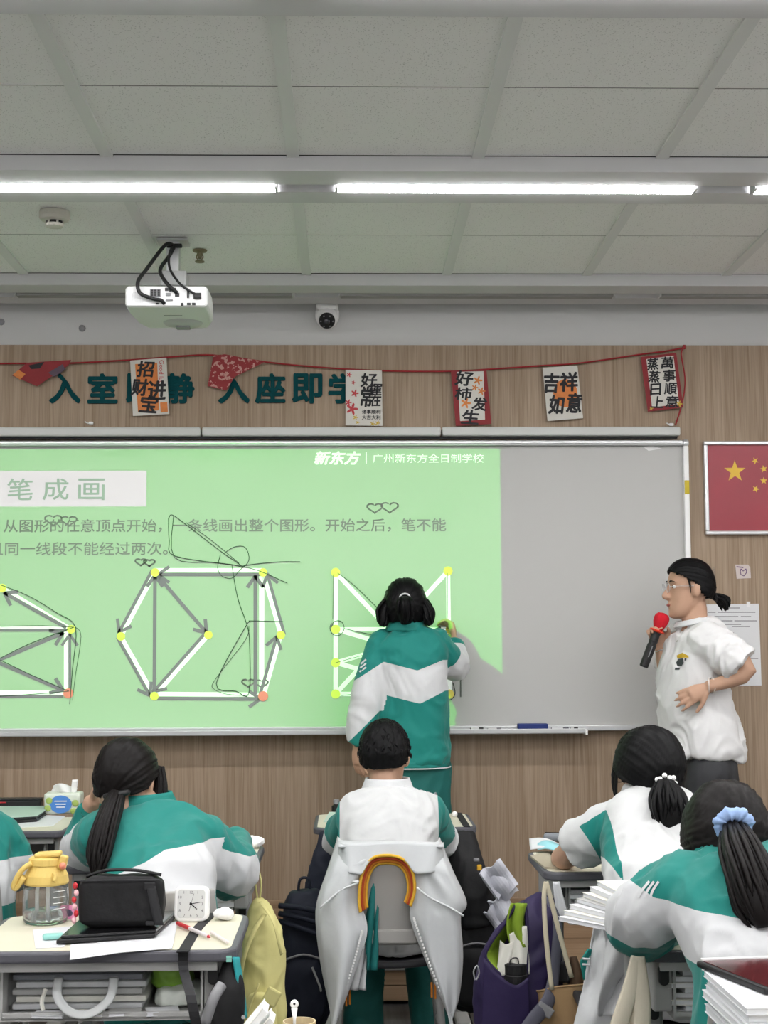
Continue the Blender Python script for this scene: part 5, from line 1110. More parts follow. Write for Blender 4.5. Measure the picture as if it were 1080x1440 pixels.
for k, (r_, m_) in enumerate([(0, m_or[1]), (3.2, m_or[2]), (6.4, m_or[0]), (9.4, m_or[1])]):
    cx_, cy_ = 546, 1252; q = [(x+(cx_-x)*r_/40, y+(cy_-y)*r_/44+ (0 if y < 1260 else -0)) for x, y in arc]
    MB().tube([P(x, y, YH-.028+.010*k) for x, y in q], .0050, 8, 5, 1.0).build('neck_rib', m_, hd, smooth=True)
for s_, pts in (('left', [(512, 1310), (498, 1362), (474, 1428)]), ('right', [(579, 1292), (602, 1358), (630, 1424)])):
    for k in range(30):
        t_ = k/29; a = cat(pts, 14); x, y = a[min(int(t_*(len(a)-1)), len(a)-1)]; c = P(x+(-5 if s_ == 'left' else 5)*.6, y, YH-.045-.02*0)
        MB().box(c, (.006, .008, .006)).build('snap', m_white, hd)
for x, y in [(487, 1404), (492, 1402), (607, 1392), (612, 1394)]:
    MB().box(P(x, y, 4.72), (.006, .01, .045)).build('pocket_trim', m_or[0], hd)
# teal jacket and white lining hanging inside the chair opening
ij = thing('hung_jacket', "teal jacket hanging inside the hoodie on the boy's chair", 'jacket', tuple(P(515, 1400, 4.72)))
MB().grid(lambda u, v: P(519+u*lerp(v, [(0, 42), (.2, 16), (1, 14)])-4*v, 1214+v*150, 4.695+.012*sin(u*8+v*5)), 12, 26, .006).build('body', mat('teal_lining', (0.012, 0.16, 0.15), .7, bump=.3, bscale=14), ij, smooth=True)
MB().grid(lambda u, v: P(499+u*20-6*v, 1330+v*62, 4.70+.012*sin(u*9+v*3)), 10, 16, .006).build('sleeve', m_white_c, ij, smooth=True)
for k in range(2): MB().tube([P(521+k*5, 1218, 4.685), P(522+k*3, 1260, 4.685), P(520+k*2, 1284, 4.685)], .003, 6, 3).build('piping', m_white_c, ij)
# ---------------------------------------------------------------- bags round the boy
def backpack(label, c, w, d, h, m, straps=True, seed=0, rz=0.0, pocket=True, name='backpack', amp=.010):
    t = thing(name, label, 'backpack', tuple(c))
    soft('main_bag', '', '', lambda mb: box_bag(mb, c, w, d, h, .72, .10, rz), m, amp=amp, freq=7, seed=seed, parent=t)
    f = V((sin(rz), -cos(rz), 0))
    if pocket: soft('front_pocket', '', '', lambda mb: box_bag(mb, V(c)+f*d*.48+V((0, 0, h*.06)), w*.78, d*.40, h*.46, .86, .10, rz), m, amp=amp*.7, freq=9, seed=seed+3, parent=t)
    MB().tube([V(c)+V((-w*.12, 0, h*.97)), V(c)+V((-w*.08, 0, h*1.08)), V(c)+V((w*.08, 0, h*1.08)), V(c)+V((w*.12, 0, h*.97))], .010, 8, 4, .5).build('top_loop', m, t, smooth=True)
    MB().tube([V(c)+f*d*.60+V((-w*.36, 0, h*.52)), V(c)+f*d*.62+V((0, 0, h*.56)), V(c)+f*d*.60+V((w*.36, 0, h*.52))], .004, 6, 4).build('zip', m_grey, t, smooth=True)
    return t
c = P(428, 1428, 5.22); c.z = .13
bp = backpack('big navy backpack hanging left of the boy', c, .185, .15, .46, m_navy, seed=3)
for k in range(3): MB().tube([c+V((-.085, -.075+.01*k, .42-.028*k)), c+V((0, -.098, .415-.035*k)), c+V((.085, -.085, .39-.04*k))], .010, 8, 4).build('gathered_fold', m_navy, bp, smooth=True)
MB().tube([c+V((.03, -.115, .22)), c+V((.055, -.118, .16)), c+V((.06, -.115, .14))], .004, 6, 2).build('zip_pull', mat('pull_grey', (0.4, 0.4, 0.4), .4), bp)
MB().tube([c+V((-.09, -.07, .17)), c+V((-.115, -.075, .15))], .005, 6).build('zip_tag', m_black, bp)
c = P(455, 1262, 5.40); c.z = .40
soft('hanging_jacket', 'dark navy jacket hanging from the left side of the middle desk', 'jacket', lambda mb: mb.tube([c+V((.02, .02, .36)), c+V((.0, .0, .22)), c+V((-.01, 0, .06)), c], [.030, .060, .075, .06], 16, 4, .6, up=(0, 1, 0)), m_navy, amp=.012, freq=12, seed=6)
c = P(668, 1415, 5.25); c.z = .17
bp = backpack('black backpack with papers sticking out, right of the boy', c, .20, .16, .44, m_blackcloth, seed=8)
soft('upper_flap', '', '', lambda mb: mb.tube([P(652, 1170, 5.28), P(656, 1215, 5.24), P(668, 1260, 5.22), P(676, 1300, 5.22)], [.040, .062, .075, .08], 16, 4, .7, up=(0, 1, 0)), m_blackcloth, amp=.008, parent=bp)
for q in [(670, 1209, .02, .012), (674, 1220, .016, .02)]: MB().box(P(q[0], q[1], 5.14), (q[2], .008, q[3])).build('buckle', m_grey if q[0] < 672 else m_or[1], bp, bevel=.003)
for i, (x, y, w_, h_, r_) in enumerate([(702, 1236, .085, .11, .62), (705, 1246, .085, .10, .62), (708, 1278, .075, .085, .55), (700, 1288, .07, .08, .62)]):
    o = MB().grid(lambda u, v, x=x, y=y, w_=w_, h_=h_, r_=r_: P(x, y, 5.12+i*.012)+V(((u-.5)*w_*cos(r_)-(v-.5)*h_*sin(r_), .016*sin(u*6+i)+.010*sin(v*5+i*2), (u-.5)*w_*sin(r_)+(v-.5)*h_*cos(r_)+.006*sin(u*9+i))), 12, 12, .007).build('paper_bundle', mat('paper_lilac', (0.70, 0.71, 0.78), .7), None, smooth=False)
    tag(o, ['upper folded white papers sticking out of the black backpack', 'papers just under the topmost sheets in the black backpack', 'lower folded white papers in the black backpack', 'lowest crumpled white papers in the black backpack'][i], 'papers', 'papers in the black backpack')
# purple backpack, open
m_pur = mat('purple_nylon', (0.024, 0.015, 0.062), .6, bump=.3, bscale=30); m_lime = mat('lime_lining', (0.24, 0.36, 0.03), .7, bump=.4, bscale=20, bdist=.01)
c = P(735, 1440, 4.42); c.z = .20
pb = thing('backpack', 'open purple backpack with lime lining hanging beside the tan tote bag', 'backpack', tuple(c))
def purp(mb):
    mb.tube([P(730, 1470, 4.42), P(728, 1420, 4.42), P(732, 1365, 4.43), P(745, 1320, 4.44), P(758, 1285, 4.45), P(768, 1262, 4.46)], [.10, .128, .125, .100, .070, .025], 22, 4, .75, up=(0, 1, 0))
soft('main_bag', '', '', purp, m_pur, amp=.012, freq=8, seed=5, parent=pb)
rimp = [(738, 1268), (724, 1276), (708, 1300), (690, 1325), (682, 1345), (694, 1362), (712, 1378), (726, 1384), (738, 1376), (741, 1340), (741, 1300), (738, 1268)]
ap = [P(x, y, 4.30) for x, y in rimp]
def mouth(u, v):
    q = cat([tuple(p) for p in ap], 4); k = u*(len(q)-1); i = int(min(k, len(q)-2)); p = V(q[i])+(V(q[i+1])-V(q[i]))*(k-i); cc = P(722, 1332, 4.335)
    return p+(cc-p)*(v*.80)+V((0, .06*v, 0))
MB().grid(mouth, 60, 8, .004, wrap=False).build('lining', m_lime, pb, smooth=True)
MB().tube(ap, .006, 8, 4).build('mouth_rim', m_pur, pb, smooth=True)
MB().grid(lambda u, v: P(718+22*u-6*sin(pi*v), 1270+62*v, 4.285+.02*sin(u*6)+.02*v), 10, 14, .004).build('lining_flap', m_lime, pb, smooth=True)
MB().tube([P(770, 1262, 4.44), P(784, 1300, 4.40), P(780, 1360, 4.36), P(772, 1405, 4.30), P(752, 1432, 4.26), P(738, 1450, 4.25)], [.012, .018, .020, .022, .022, .02], 10, 4, .35).build('shoulder_strap', mat('strap_slate', (0.10, 0.10, 0.13), .7), pb, smooth=True)
MB().box(P(766, 1420, 4.28), (.05, .02, .03), (0, .6, 0)).build('strap_buckle', m_grey, pb, bevel=.005)
MB().tube([P(668, 1378, 4.30), P(666, 1366, 4.30), P(671, 1358, 4.30), P(674, 1368, 4.30), P(670, 1378, 4.30)], .0022, 6, 3).build('key_ring', m_alu, pb)
for i, (x0, y0, x1, y1, lb) in enumerate([(703, 1322, 722, 1372, 'left crumpled white paper inside the purple backpack'), (716, 1308, 740, 1370, 'right white paper sheet inside the purple backpack')]):
    o = MB().grid(lambda u, v, a=(x0, y0, x1, y1), i=i: P(a[0]+(a[2]-a[0])*u+(-5+10*i)*v, a[1]+(a[3]-a[1])*v+6*sin(u*3+i*2)*(1-v), 4.305-.012*i+.010*sin(u*5+v*2+i)), 10, 14, .003).build('crumpled_paper', m_paper2, None, smooth=True); tag(o, lb, 'paper', 'papers in the purple backpack')
MB().grid(lambda u, v: (lambda q: P(q[0]+(q[0]-716)*.10*v, q[1]+v*(1452-q[1]), 4.272-.012*sin(pi*u)+.008*v))(cat([(681, 1347), (694, 1363), (712, 1379), (727, 1385), (742, 1374)], 5)[int(round(u*24))]), 25, 14, .005).build('front_panel', m_pur, pb, smooth=True)
fl_ = thing('water_flask', 'black flask cap showing in the open purple backpack', 'flask', tuple(P(725, 1395, 4.30)))
MB().lathe([(.036, -.06), (.036, .04), (.030, .046)], P(725, 1390, 4.305), 20).build('body', m_black, fl_, smooth=False); MB().lathe([(.033, .042), (.034, .046), (.034, .070), (.028, .075)], P(725, 1390, 4.305), 20).build('cap', m_black, fl_)
MB().tube([P(716, 1366, 4.28), P(718, 1350, 4.28), P(728, 1348, 4.28), P(729, 1366, 4.28)], .002, 6, 3).build('carry_loop', m_black, fl_)
# tan tote
m_tan = mat('kraft_canvas', (0.40, 0.26, 0.13), .8, bump=.25, bscale=50); m_cstrap = mat('cream_webbing', (0.60, 0.54, 0.40), .8)
tt = thing('tote_bag', 'tan tote bag with long cream straps hanging from the right desk', 'tote bag', tuple(P(795, 1455, 4.34)))
def tote(u, v):
    w0, z0, z1 = .148, P(790, 1470, 4.34).z, P(790, 1385, 4.34).z; a = 2*pi*u; rx, ry = w0/2*(1+.05*v), .055*(1+.2*v)
    e = 3.0; return V((P(789, 1400, 4.34).x+rx*math.copysign(abs(cos(a))**(2/e), cos(a)), 4.37+ry*math.copysign(abs(sin(a))**(2/e), sin(a)), z0+(z1-z0)*v+.012*cos(a)*v+.004*sin(3*a)))
MB().grid(tote, 48, 14, .004, wrap=True).build('bag_body', m_tan, tt, smooth=True)
MB().tube([tote(k/48, 1.0) for k in range(49)], .003, 6).build('hem', m_tan, tt)
for pts in ([(768, 1240), (765, 1262), (768, 1320), (776, 1392)], [(768, 1240), (774, 1262), (786, 1310), (804, 1375)]):
    MB().tube([P(x, y, 4.30+.03*(y-1240)/150*(1 if pts[1][0] > 770 else 0)) for x, y in pts], .0070, 8, 4, .35, up=(0, 1, 0)).build('strap', m_cstrap, tt, smooth=True)
MB().grid(lambda u, v: P(779+22*u, 1352+30*v, 4.375+.01*sin(u*4)), 8, 8, .003).build('dark_lining', m_strap, tt, smooth=True)
nb_ = MB().tube([P(806, 1345, 4.42), P(810, 1375, 4.41), P(806, 1395, 4.41)], [.02, .04, .04], 14, 4, .5).build('brown_pouch', mat('brown_cloth', (0.10, 0.06, 0.035), .8), None, smooth=True); tag(nb_, 'dark brown pouch behind the tan tote bag', 'pouch')
# white jacket hanging below the fanned booklets
wj = thing('hanging_jacket', 'white jacket with teal edge hanging below the fanned booklets', 'jacket', tuple(P(855, 1440, 3.92)))
MB().grid(lambda u, v: P(lerp(v, [(0, 842), (.4, 828), (.8, 815), (1, 806)])+u*lerp(v, [(0, 44), (.3, 56), (.7, 72), (1, 84)]), 1262+v*190, 3.90+.035*sin(u*6.5+v*2)+.03*mn.noise(V((u*4, v*4, 2)))), 34, 34, .006).build('body', m_white_c, wj, smooth=True)
MB().grid(lambda u, v: P(846+u*34+6*sin(v*5), 1300+v*128, 3.845+.025*sin(u*5+v*7)), 14, 26, .006).build('sleeve', m_white_c, wj, smooth=True)
MB().grid(lambda u, v: P(lerp(v, [(0, 832), (1, 822)])-lerp(v, [(0, 6), (.4, 13), (1, 2)])*(1-u), 1334+v*44, 3.93+.01*u), 8, 12, .006).build('teal_edge', m_teal_c, wj, smooth=True)
for y_ in (1348, 1356): MB().tube([P(819, y_, 3.915), P(830, y_+1, 3.91)], .003, 6).build('edge_stripe', m_white_c, wj)
# cream tote by the nearest right desk
ct = thing('tote_bag', 'cream cloth tote bag hanging below the scrunchie girl\'s elbow', 'tote bag', tuple(P(885, 1450, 3.28)))
m_creamc = mat('cream_canvas', (0.58, 0.53, 0.42), .85, bump=.25, bscale=40)
for q in ([(896, 1345), (888, 1385), (876, 1425), (868, 1450)], [(898, 1345), (902, 1390), (903, 1425), (902, 1455)]):
    MB().tube([P(x, y, 3.27) for x, y in q], [.014, .018, .020, .020], 8, 4, .3, up=(0, 1, 0)).build('strap', m_creamc, ct, smooth=True)
MB().grid(lambda u, v: P(866+u*46, 1408+v*60+8*abs(u-.5), 3.30+.02*sin(u*6)), 14, 12, .004).build('bag_body', m_creamc, ct, smooth=True)
# yellow backpack
m_yel = mat('pale_yellow_cloth', (0.66, 0.61, 0.26), .75, bump=.3, bscale=25)
yb_ = thing('backpack', "pale yellow backpack hanging from the left girl's desk", 'backpack', tuple(P(365, 1450, 4.50)))
soft('main_bag', '', '', lambda mb: mb.tube([P(366, 1485, 4.50), P(366, 1440, 4.50), P(368, 1390, 4.50), P(368, 1330, 4.51), P(366, 1285, 4.52), P(363, 1262, 4.53)], [.055, .072, .074, .068, .042, .010], 20, 5, .85, up=(0, 1, 0)), m_yel, amp=.012, freq=10, seed=9, parent=yb_)
MB().tube([P(363, 1268, 4.53), P(359, 1240, 4.52), P(362, 1222, 4.52), P(367, 1240, 4.52), P(365, 1268, 4.53)], .006, 8, 4, .5).build('hanging_loop', m_yel, yb_, smooth=True)
MB().tube([P(366, 1268, 4.47), P(384, 1295, 4.42), P(392, 1325, 4.42), P(396, 1342, 4.44)], .006, 8, 4, .4).build('cord', m_yel, yb_, smooth=True)
MB().tube([P(372, 1286, 4.45), P(356, 1312, 4.42), P(342, 1350, 4.42), P(337, 1392, 4.45)], .010, 8, 4, .4).build('strap', m_yel, yb_, smooth=True)
MB().tube([P(364, 1383, 4.41), P(350, 1420, 4.41), P(344, 1450, 4.42)], .008, 8, 4, .4).build('strap', m_yel, yb_, smooth=True)
MB().box(P(382, 1402, 4.40), (.045, .012, .05), (0, .5, 0)).build('tab', m_yel, yb_, bevel=.008)
soft('front_pocket', '', '', lambda mb: mb.tube([P(366, 1470, 4.44), P(366, 1440, 4.43), P(367, 1396, 4.435)], [.050, .056, .040], 18, 4, .5, up=(0, 1, 0)), m_yel, amp=.008, freq=12, seed=12, parent=yb_)
# ================================================================ small things on the desks
zt = DZ+.0006
# nearest left desk ------------------------------------------------
c = PZ(64, 1297, zt); b = thing('water_bottle', 'clear jug bottle with pale yellow lid and handle on the nearest left desk', 'bottle', tuple(c))
m_glass = mat('clear_tritan', (0.93, 0.95, 0.95), .06, trans=.95, ior=1.18, spec=.5); m_ylid = mat('lid_yellow', (0.72, 0.52, 0.15), .45); m_water = mat('water', (0.9, 0.95, 0.95), .02, trans=1, ior=1.33)
k = .0017*.97; u_ = 1/sc_at(c.y)
prof = [(.047, 0), (.053, .004), (.056, .012), (.057, .060), (.055, .085), (.052, .098)]
MB().lathe(prof+[(.050, .098), (.053, .084), (.0548, .060), (.0538, .014), (.050, .007), (.001, .006)], c, 32).build('jug', m_glass, b, smooth=True)
MB().lathe([(.050, .0075), (.0530, .014), (.0540, .030), (.001, .030)], c, 28).build('water', m_water, b, smooth=True)
MB().lathe([(.054, .095), (.056, .100), (.053, .118), (.043, .137), (.041, .141), (.044, .143), (.043, .158), (.038, .162), (.001, .163)], c, 32).build('lid', m_ylid, b, smooth=False, bevel=.001)
MB().box(c+V((.006, -.008, .168)), (.064, .045, .012), (0, -.06, 0)).build('flip_top', m_ylid, b, bevel=.005)
MB().tube([c+V((-.030, -.03, .150)), c+V((-.055, -.032, .132)), c+V((-.074, -.030, .096)), c+V((-.066, -.028, .092)), c+V((-.048, -.034, .118))], .010, 10, 4, .7).build('handle', m_ylid, b, smooth=True)
MB().box(c+V((.045, -.020, .150)), (.020, .022, .034), (0, .25, 0)).build('latch', m_ylid, b, bevel=.004); MB().ell(c+V((.047, -.034, .143)), .009, None, 8).build('bead', mat('coral', (0.75, 0.25, 0.16), .4), b, smooth=True)
MB().tube([c+V((.028, -.045, .128)), c+V((.032, -.050, .118)), c+V((.030, -.054, .108))], .005, 8, 2).build('clip', m_ylid, b, smooth=True)
for dx in (-.022, .005): MB().tube([c+V((dx, 0, .010)), c+V((dx, 0, .100))], .005, 8).build('straw', m_white, b, smooth=True)
for k in range(4): MB().tube([c+V((.028+.024*t_, -sqrt(max(.0574**2-(.028+.024*t_)**2, 0)), .040+.014*k)) for t_ in (0, .33, .66, 1)], .0009, 5).build('level_mark', m_white, b)
# black bag
c = PZ(170, 1317, zt); t = thing('shoulder_bag', 'black square bag standing on the tablet case on the left desk', 'bag', tuple(c)); zz = zt+.022
c.z = zz
soft('bag_body', '', '', lambda mb: box_bag(mb, c+V((0, .02, 0)), .200, .075, .118, .98, .02, .03, 32, 6), m_blackcloth, vox=.006, amp=.0035, freq=12, parent=t, sm=3)
MB().tube([c+V((-.085, .02, .116)), c+V((-.04, .016, .130)), c+V((.03, .016, .130)), c+V((.092, .02, .118))], .011, 8, 4, .35).build('top_handle', m_blackcloth, t, smooth=True)
MB().tube([c+V((-.094, -.016, .110)), c+V((0, -.021, .112)), c+V((.094, -.014, .110))], .003, 6, 3).build('zip', m_strap, t)
MB().grid(lambda u, v: c+V((.062+.022*u+.02*v, -.021-.003*sin(pi*v), .098-.09*v)), 4, 10, .003).build('side_strap', m_strap, t, smooth=True)
MB().box(c+V((.070, -.022, .098)), (.026, .005, .018)).build('strap_clip', m_strap, t, bevel=.003); MB().box(c+V((.072, -.022, .012)), (.022, .005, .010)).build('strap_clip', m_strap, t, bevel=.003)
m_charm = mat('charm_red', (0.55, 0.03, 0.04), .3); m_charm2 = mat('charm_pink', (0.80, 0.45, 0.48), .3)
for k in range(6): MB().ell(c+V((-.106+.003*sin(k*2), -.020, .100-.016*k)), (.006, .006, .008), None, 6).build('charm_bead', m_charm if k % 2 == 0 else m_charm2, t, smooth=True)
# tablet case under it, open
tb = thing('tablet_case', 'black open tablet case lying under the black bag', 'tablet', tuple(PZ(165, 1322, zt)))
q = [PZ(x, y, zt+.004) for x, y in ((79, 1328), (218, 1319), (249, 1290), (112, 1298))]
def slab(nm, q, z0, th, m, par, bev=.002): return MB().add([V((p.x, p.y, z0)) for p in q]+[V((p.x, p.y, z0+th)) for p in q], [(0, 1, 2, 3), (7, 6, 5, 4)]+[(j, 4+j, 4+(j+1) % 4, (j+1) % 4) for j in range(4)]).build(nm, m, par, bevel=bev)
slab('cover', q, zt+.0045, .009, m_black, tb); q2 = [p+(sum(q, V())/4-p)*.035+V((.004, .006, 0)) for p in q]; slab('tablet', q2, zt+.0137, .0075, mat('gloss_black', (0.006, 0.006, 0.007), .15, spec=.6), tb)
# papers under it
for i, (pts, lb) in enumerate([([(98, 1350), (128, 1346), (240, 1330), (232, 1300), (100, 1322)], 'bottom white sheet under the tablet case, overhanging the desk edge'), ([(130, 1343), (242, 1334), (250, 1296), (140, 1318)], 'upper white sheet overhanging the desk edge below the tablet case'), ([(46, 1308), (110, 1302), (90, 1332), (50, 1334)], 'white sheet under the turquoise case')]):
    sheet('paper_sheet', lb, 'paper', pts, zt+.0004+.0012*i if i < 2 else zt+.0004, m_paper, .0010, 'papers on the nearest left desk')
# turquoise case, pink charm
c = PZ(75, 1321, zt+.0016); o = MB().box(c+V((0, 0, .007)), (.050, .026, .013), (0, 0, .25)).build('eraser_case', mat('turquoise', (0.30, 0.62, 0.56), .45), None, bevel=.006, seg=3); tag(o, 'small turquoise case in front of the yellow-lidded bottle', 'case')
c = PZ(97, 1294, zt); t = thing('acrylic_charm', 'pink acrylic charm between the bottle and the black bag', 'charm', tuple(c))
o = MB().prism(rrect(.046, .036, .010), lambda x, y, d: c+V((x, -.012+d*.2+y*.45, .002+y*.85+.018+d)), .003).build('plate', mat('charm_plate_pink', (0.72, 0.24, 0.42), .3, var=.35, vscale=60), t, bevel=.001); MB().ell(c+V((.0, -.016, .020)), (.012, .002, .010), None, 8).build('print', mat('charm_print', (0.10, 0.08, 0.14), .4), t)
# clock
c = PZ(268, 1297, zt); ck = thing('alarm_clock', 'square white alarm clock with black hands on the nearest left desk', 'clock', tuple(c), world=True); CH = .086; tl_ = R(-8); rot = Euler((tl_, 0, R(-4))).to_matrix()
CM = lambda x, y, d: c+V((0, 0, .0005))+rot @ V((x, -d, y+CH/2+.001))
MB().prism(rrect(CH, CH, .017), lambda x, y, d: CM(x, y, d-.030), .030).build('case', m_white, ck, bevel=.005, seg=3)
MB().prism(rrect(CH*.80, CH*.80, .009), lambda x, y, d: CM(x, y, d), .0012).build('dial', mat('dial_grey', (0.66, 0.67, 0.65), .5), ck)
def clk(nm, pts, th, m): MB().prism(pts, lambda x, y, d: CM(x, y, .0014+d), th).build(nm, m, ck)
for h in range(12):
    a = R(90-30*h); x, y = .030*cos(a), .030*sin(a); s_ = min(1/max(abs(cos(a)), .001), 1/max(abs(sin(a)), .001)); x, y = .0285*s_*cos(a)*.98, .0285*s_*sin(a)*.98
    vs, fs, wd = text_mb(str(h if h else 12), .0068); mb = MB(); mb.add([CM(x-wd/2+p, y-.0034+r, .0016) for p, r in vs], fs); mb.build('numeral', mat('numeral_grey', (0.16, 0.16, 0.17), .6), ck)
def hand(ang, ln, w_, m, tail=.004): d = V((cos(ang), sin(ang))); n = V((-d.y, d.x))*w_/2; clk('hand', [tuple(-d*tail+n), tuple(-d*tail-n), tuple(d*ln-n*.7), tuple(d*ln+n*.7)], .0006, m)
hand(R(-40), .020, .0028, m_black); hand(R(10), .026, .0020, m_black); hand(R(75), .026, .0008, m_black, .018)
MB().prism([(.003*cos(k*pi/6), .003*sin(k*pi/6)) for k in range(12)], lambda x, y, d: CM(x, y, .002+d), .0012).build('pin', m_black, ck)
MB().box(c+V((0, .03, .003)), (.05, .02, .006)).build('stand', m_white, ck, bevel=.002)
# pens, tissue, strap
pen('gel_pen', 'red capped pen lying across the nearest left desk', PZ(293, 1317, zt+.008), PZ(249, 1298, zt+.008), .0052, (0.75, 0.70, 0.70), (0.55, 0.03, 0.04), .42)
pen('gel_pen', 'clear pen lying right of the red pen on the nearest left desk', PZ(320, 1325, zt+.007), PZ(297, 1311, zt+.007), .0045, (0.80, 0.77, 0.74), (0.75, 0.68, 0.66), .3)
def ball(label, c, r, seed): o = soft('crumpled_tissue', label, 'tissue', lambda mb: mb.ell(V(c)+V((0, 0, r*.62)), (r, r*.8, r*.62), None, 12), m_tissue, vox=.004, amp=r*.20, freq=45, st=(1, 1, 1), seed=seed, sm=1); return o
ball('crumpled white tissue right of the alarm clock', PZ(314, 1294, zt), .026, 2)
st_ = thing('desk_strap', 'dark grey strap lying over the nearest left desk and hanging down', 'strap', tuple(PZ(262, 1320, zt)))
e0, e1, e2 = PZ(300, 1284, zt+.001), PZ(278, 1305, zt+.001), PZ(258, 1337, zt+.001); yf_ = ya-DD/2-.008; e3 = V((e2.x, yf_, DZ+.004)); e4 = V((e2.x+.002, yf_-.004, DZ-.04)); e5 = P(268, 1400, 3.24); e6 = P(278, 1452, 3.24)
def belt(pts, w_, th, nm, m, par):
    q = cat([tuple(p) for p in pts], 4); mb = MB(); L_ = [V(p)+V((-w_/2, 0, 0)) for p in q]; R_s = [V(p)+V((w_/2, 0, 0)) for p in q]
    mb.grid(lambda u, v: (L_[int(round(v*(len(q)-1)))] if u < .5 else R_s[int(round(v*(len(q)-1)))]), 2, len(q), th); return mb.build(nm, m, par)
belt([e0, e1, e2, e3], .026, -.0018, 'strap_top', m_strap, st_); belt([e3, e4, e5, e6], .022, .0018, 'strap_drop', m_strap, st_)
# in the tray of the nearest left desk
zr = DZ-.1555
def tray_pt(x, y): return PZ(x, y, zr)
t = thing('clear_document_bag', 'clear plastic document bag with a white handle in the nearest left desk', 'document bag', (xa-.06, ya-.04, zr))
MB().box((xa-.065, ya-.02, zr+.047), (.33, .24, .088)).build('plastic_shell', m_clear, t, bevel=.02, seg=3)
for k in range(5): MB().box((xa-.065+.008*(k % 2), ya-.02, zr+.011+.0165*k), (.30, .21, .0125)).build('paper_stack', [m_paper, m_paper2, m_tray, m_paper, mat('folder_slate', (0.20, 0.21, 0.25), .5)][k], t, bevel=.002)
MB().tube([(xa-.105, ya-.145, zr+.080), (xa-.100, ya-.18, zr+.046), (xa-.065, ya-.20, zr+.016), (xa-.02, ya-.20, zr+.014), (xa+.018, ya-.18, zr+.042), (xa+.022, ya-.145, zr+.080)], .011, 8, 5, .35).build('handle', mat('handle_white', (0.62, 0.64, 0.64), .5), t, smooth=True)
MB().tube([(xa-.135, ya-.145, zr+.055), (xa-.14, ya-.16, zr+.03), (xa-.135, ya-.165, zr+.012)], .005, 6, 3).build('zip_cord', m_paper2, t)
t = thing('snack_bag', 'green and white plastic snack bag in the nearest left desk', 'bag', (xa+.17, ya-.05, zr))
soft('bag_lower', '', '', lambda mb: box_bag(mb, (xa+.165, ya-.06, zr+.001), .115, .12, .048, .9, .05), mat('film_white', (0.70, 0.74, 0.68), .35), amp=.006, freq=20, parent=t, vox=.006)
soft('bag_upper', '', '', lambda mb: box_bag(mb, (xa+.145, ya-.05, zr+.040), .10, .09, .058, .8, .05), mat('film_green', (0.22, 0.42, 0.05), .35, var=.4, vscale=15), amp=.007, freq=20, seed=4, parent=t, vox=.006)
for i in range(4): booklet(['lowest thin booklet on the tray floor of the nearest left desk', 'second thin booklet from the tray floor of the nearest left desk', 'slate booklet in the tray under the snack bag', 'top loose booklet in the tray under the snack bag'][i], (xa+.03+.03*i, 3.40, zr-.030+.0*i) if False else (xa-.12+.085*i, ya-.165+.004*i, zr+.0005), .075, .05, .006+.001*i, .1*i-.1, [m_paper, m_paper2, m_tray, m_paper][i], group='booklets in the nearest left desk')
# bag on the right post of the nearest left desk, booklets standing by
sb = thing('side_bag', 'black bag with teal edge hanging on the right of the nearest left desk', 'bag', tuple(P(320, 1450, 3.42)))
soft('bag_body', '', '', lambda mb: mb.tube([P(312, 1480, 3.42), P(315, 1430, 3.42), P(322, 1390, 3.42), P(324, 1350, 3.43)], [.045, .048, .036, .012], 16, 4, .9, up=(0, 1, 0)), m_blackcloth, amp=.006, parent=sb)
MB().grid(lambda u, v: P(326+8*u+16*v*(1-.3*v), 1346+86*v, 3.40+.03*u), 6, 18, .005).build('teal_edge', mat('teal_nylon', (0.03, 0.34, 0.36), .55), sb, smooth=True)
for y_ in (1346, 1351): MB().box(P(322, y_, 3.36), (.012, .004, .005)).build('loop_stripe', mat('mint', (0.25, 0.60, 0.50), .5), sb)
MB().tube([P(288, 1440, 3.30), P(300, 1405, 3.30), P(312, 1385, 3.32)], .012, 8, 3).build('grey_tube', m_grey, sb, smooth=True)
for i, (x, y, r_, lb) in enumerate([(344, 1424, .70, 'white booklet standing tilted at the left of the beige cup'), (352, 1436, .75, 'second white booklet leaning beside the first, by the beige cup')]):
    c = P(x, y, 2.25+.02*i); t = thing('standing_booklet', lb, 'booklet', (c.x, c.y, DZ)); rot = Euler((0, r_, 0)).to_matrix()
    zc = max(c.z-.03, DZ+.045)
    MB().box((c.x, c.y, zc), (.009, .05, .10), rot).build('pages', m_paper, t); MB().box(V((c.x, c.y, zc))+rot @ V((-.006, 0, 0)), (.002, .053, .103), rot).build('cover', m_white, t); MB().lathe([(.003, 0), (.003, .001)], V((c.x, c.y-.0265, zc+.03)), 10, (R(90), 0, 0)).build('round_mark', m_grey, t)
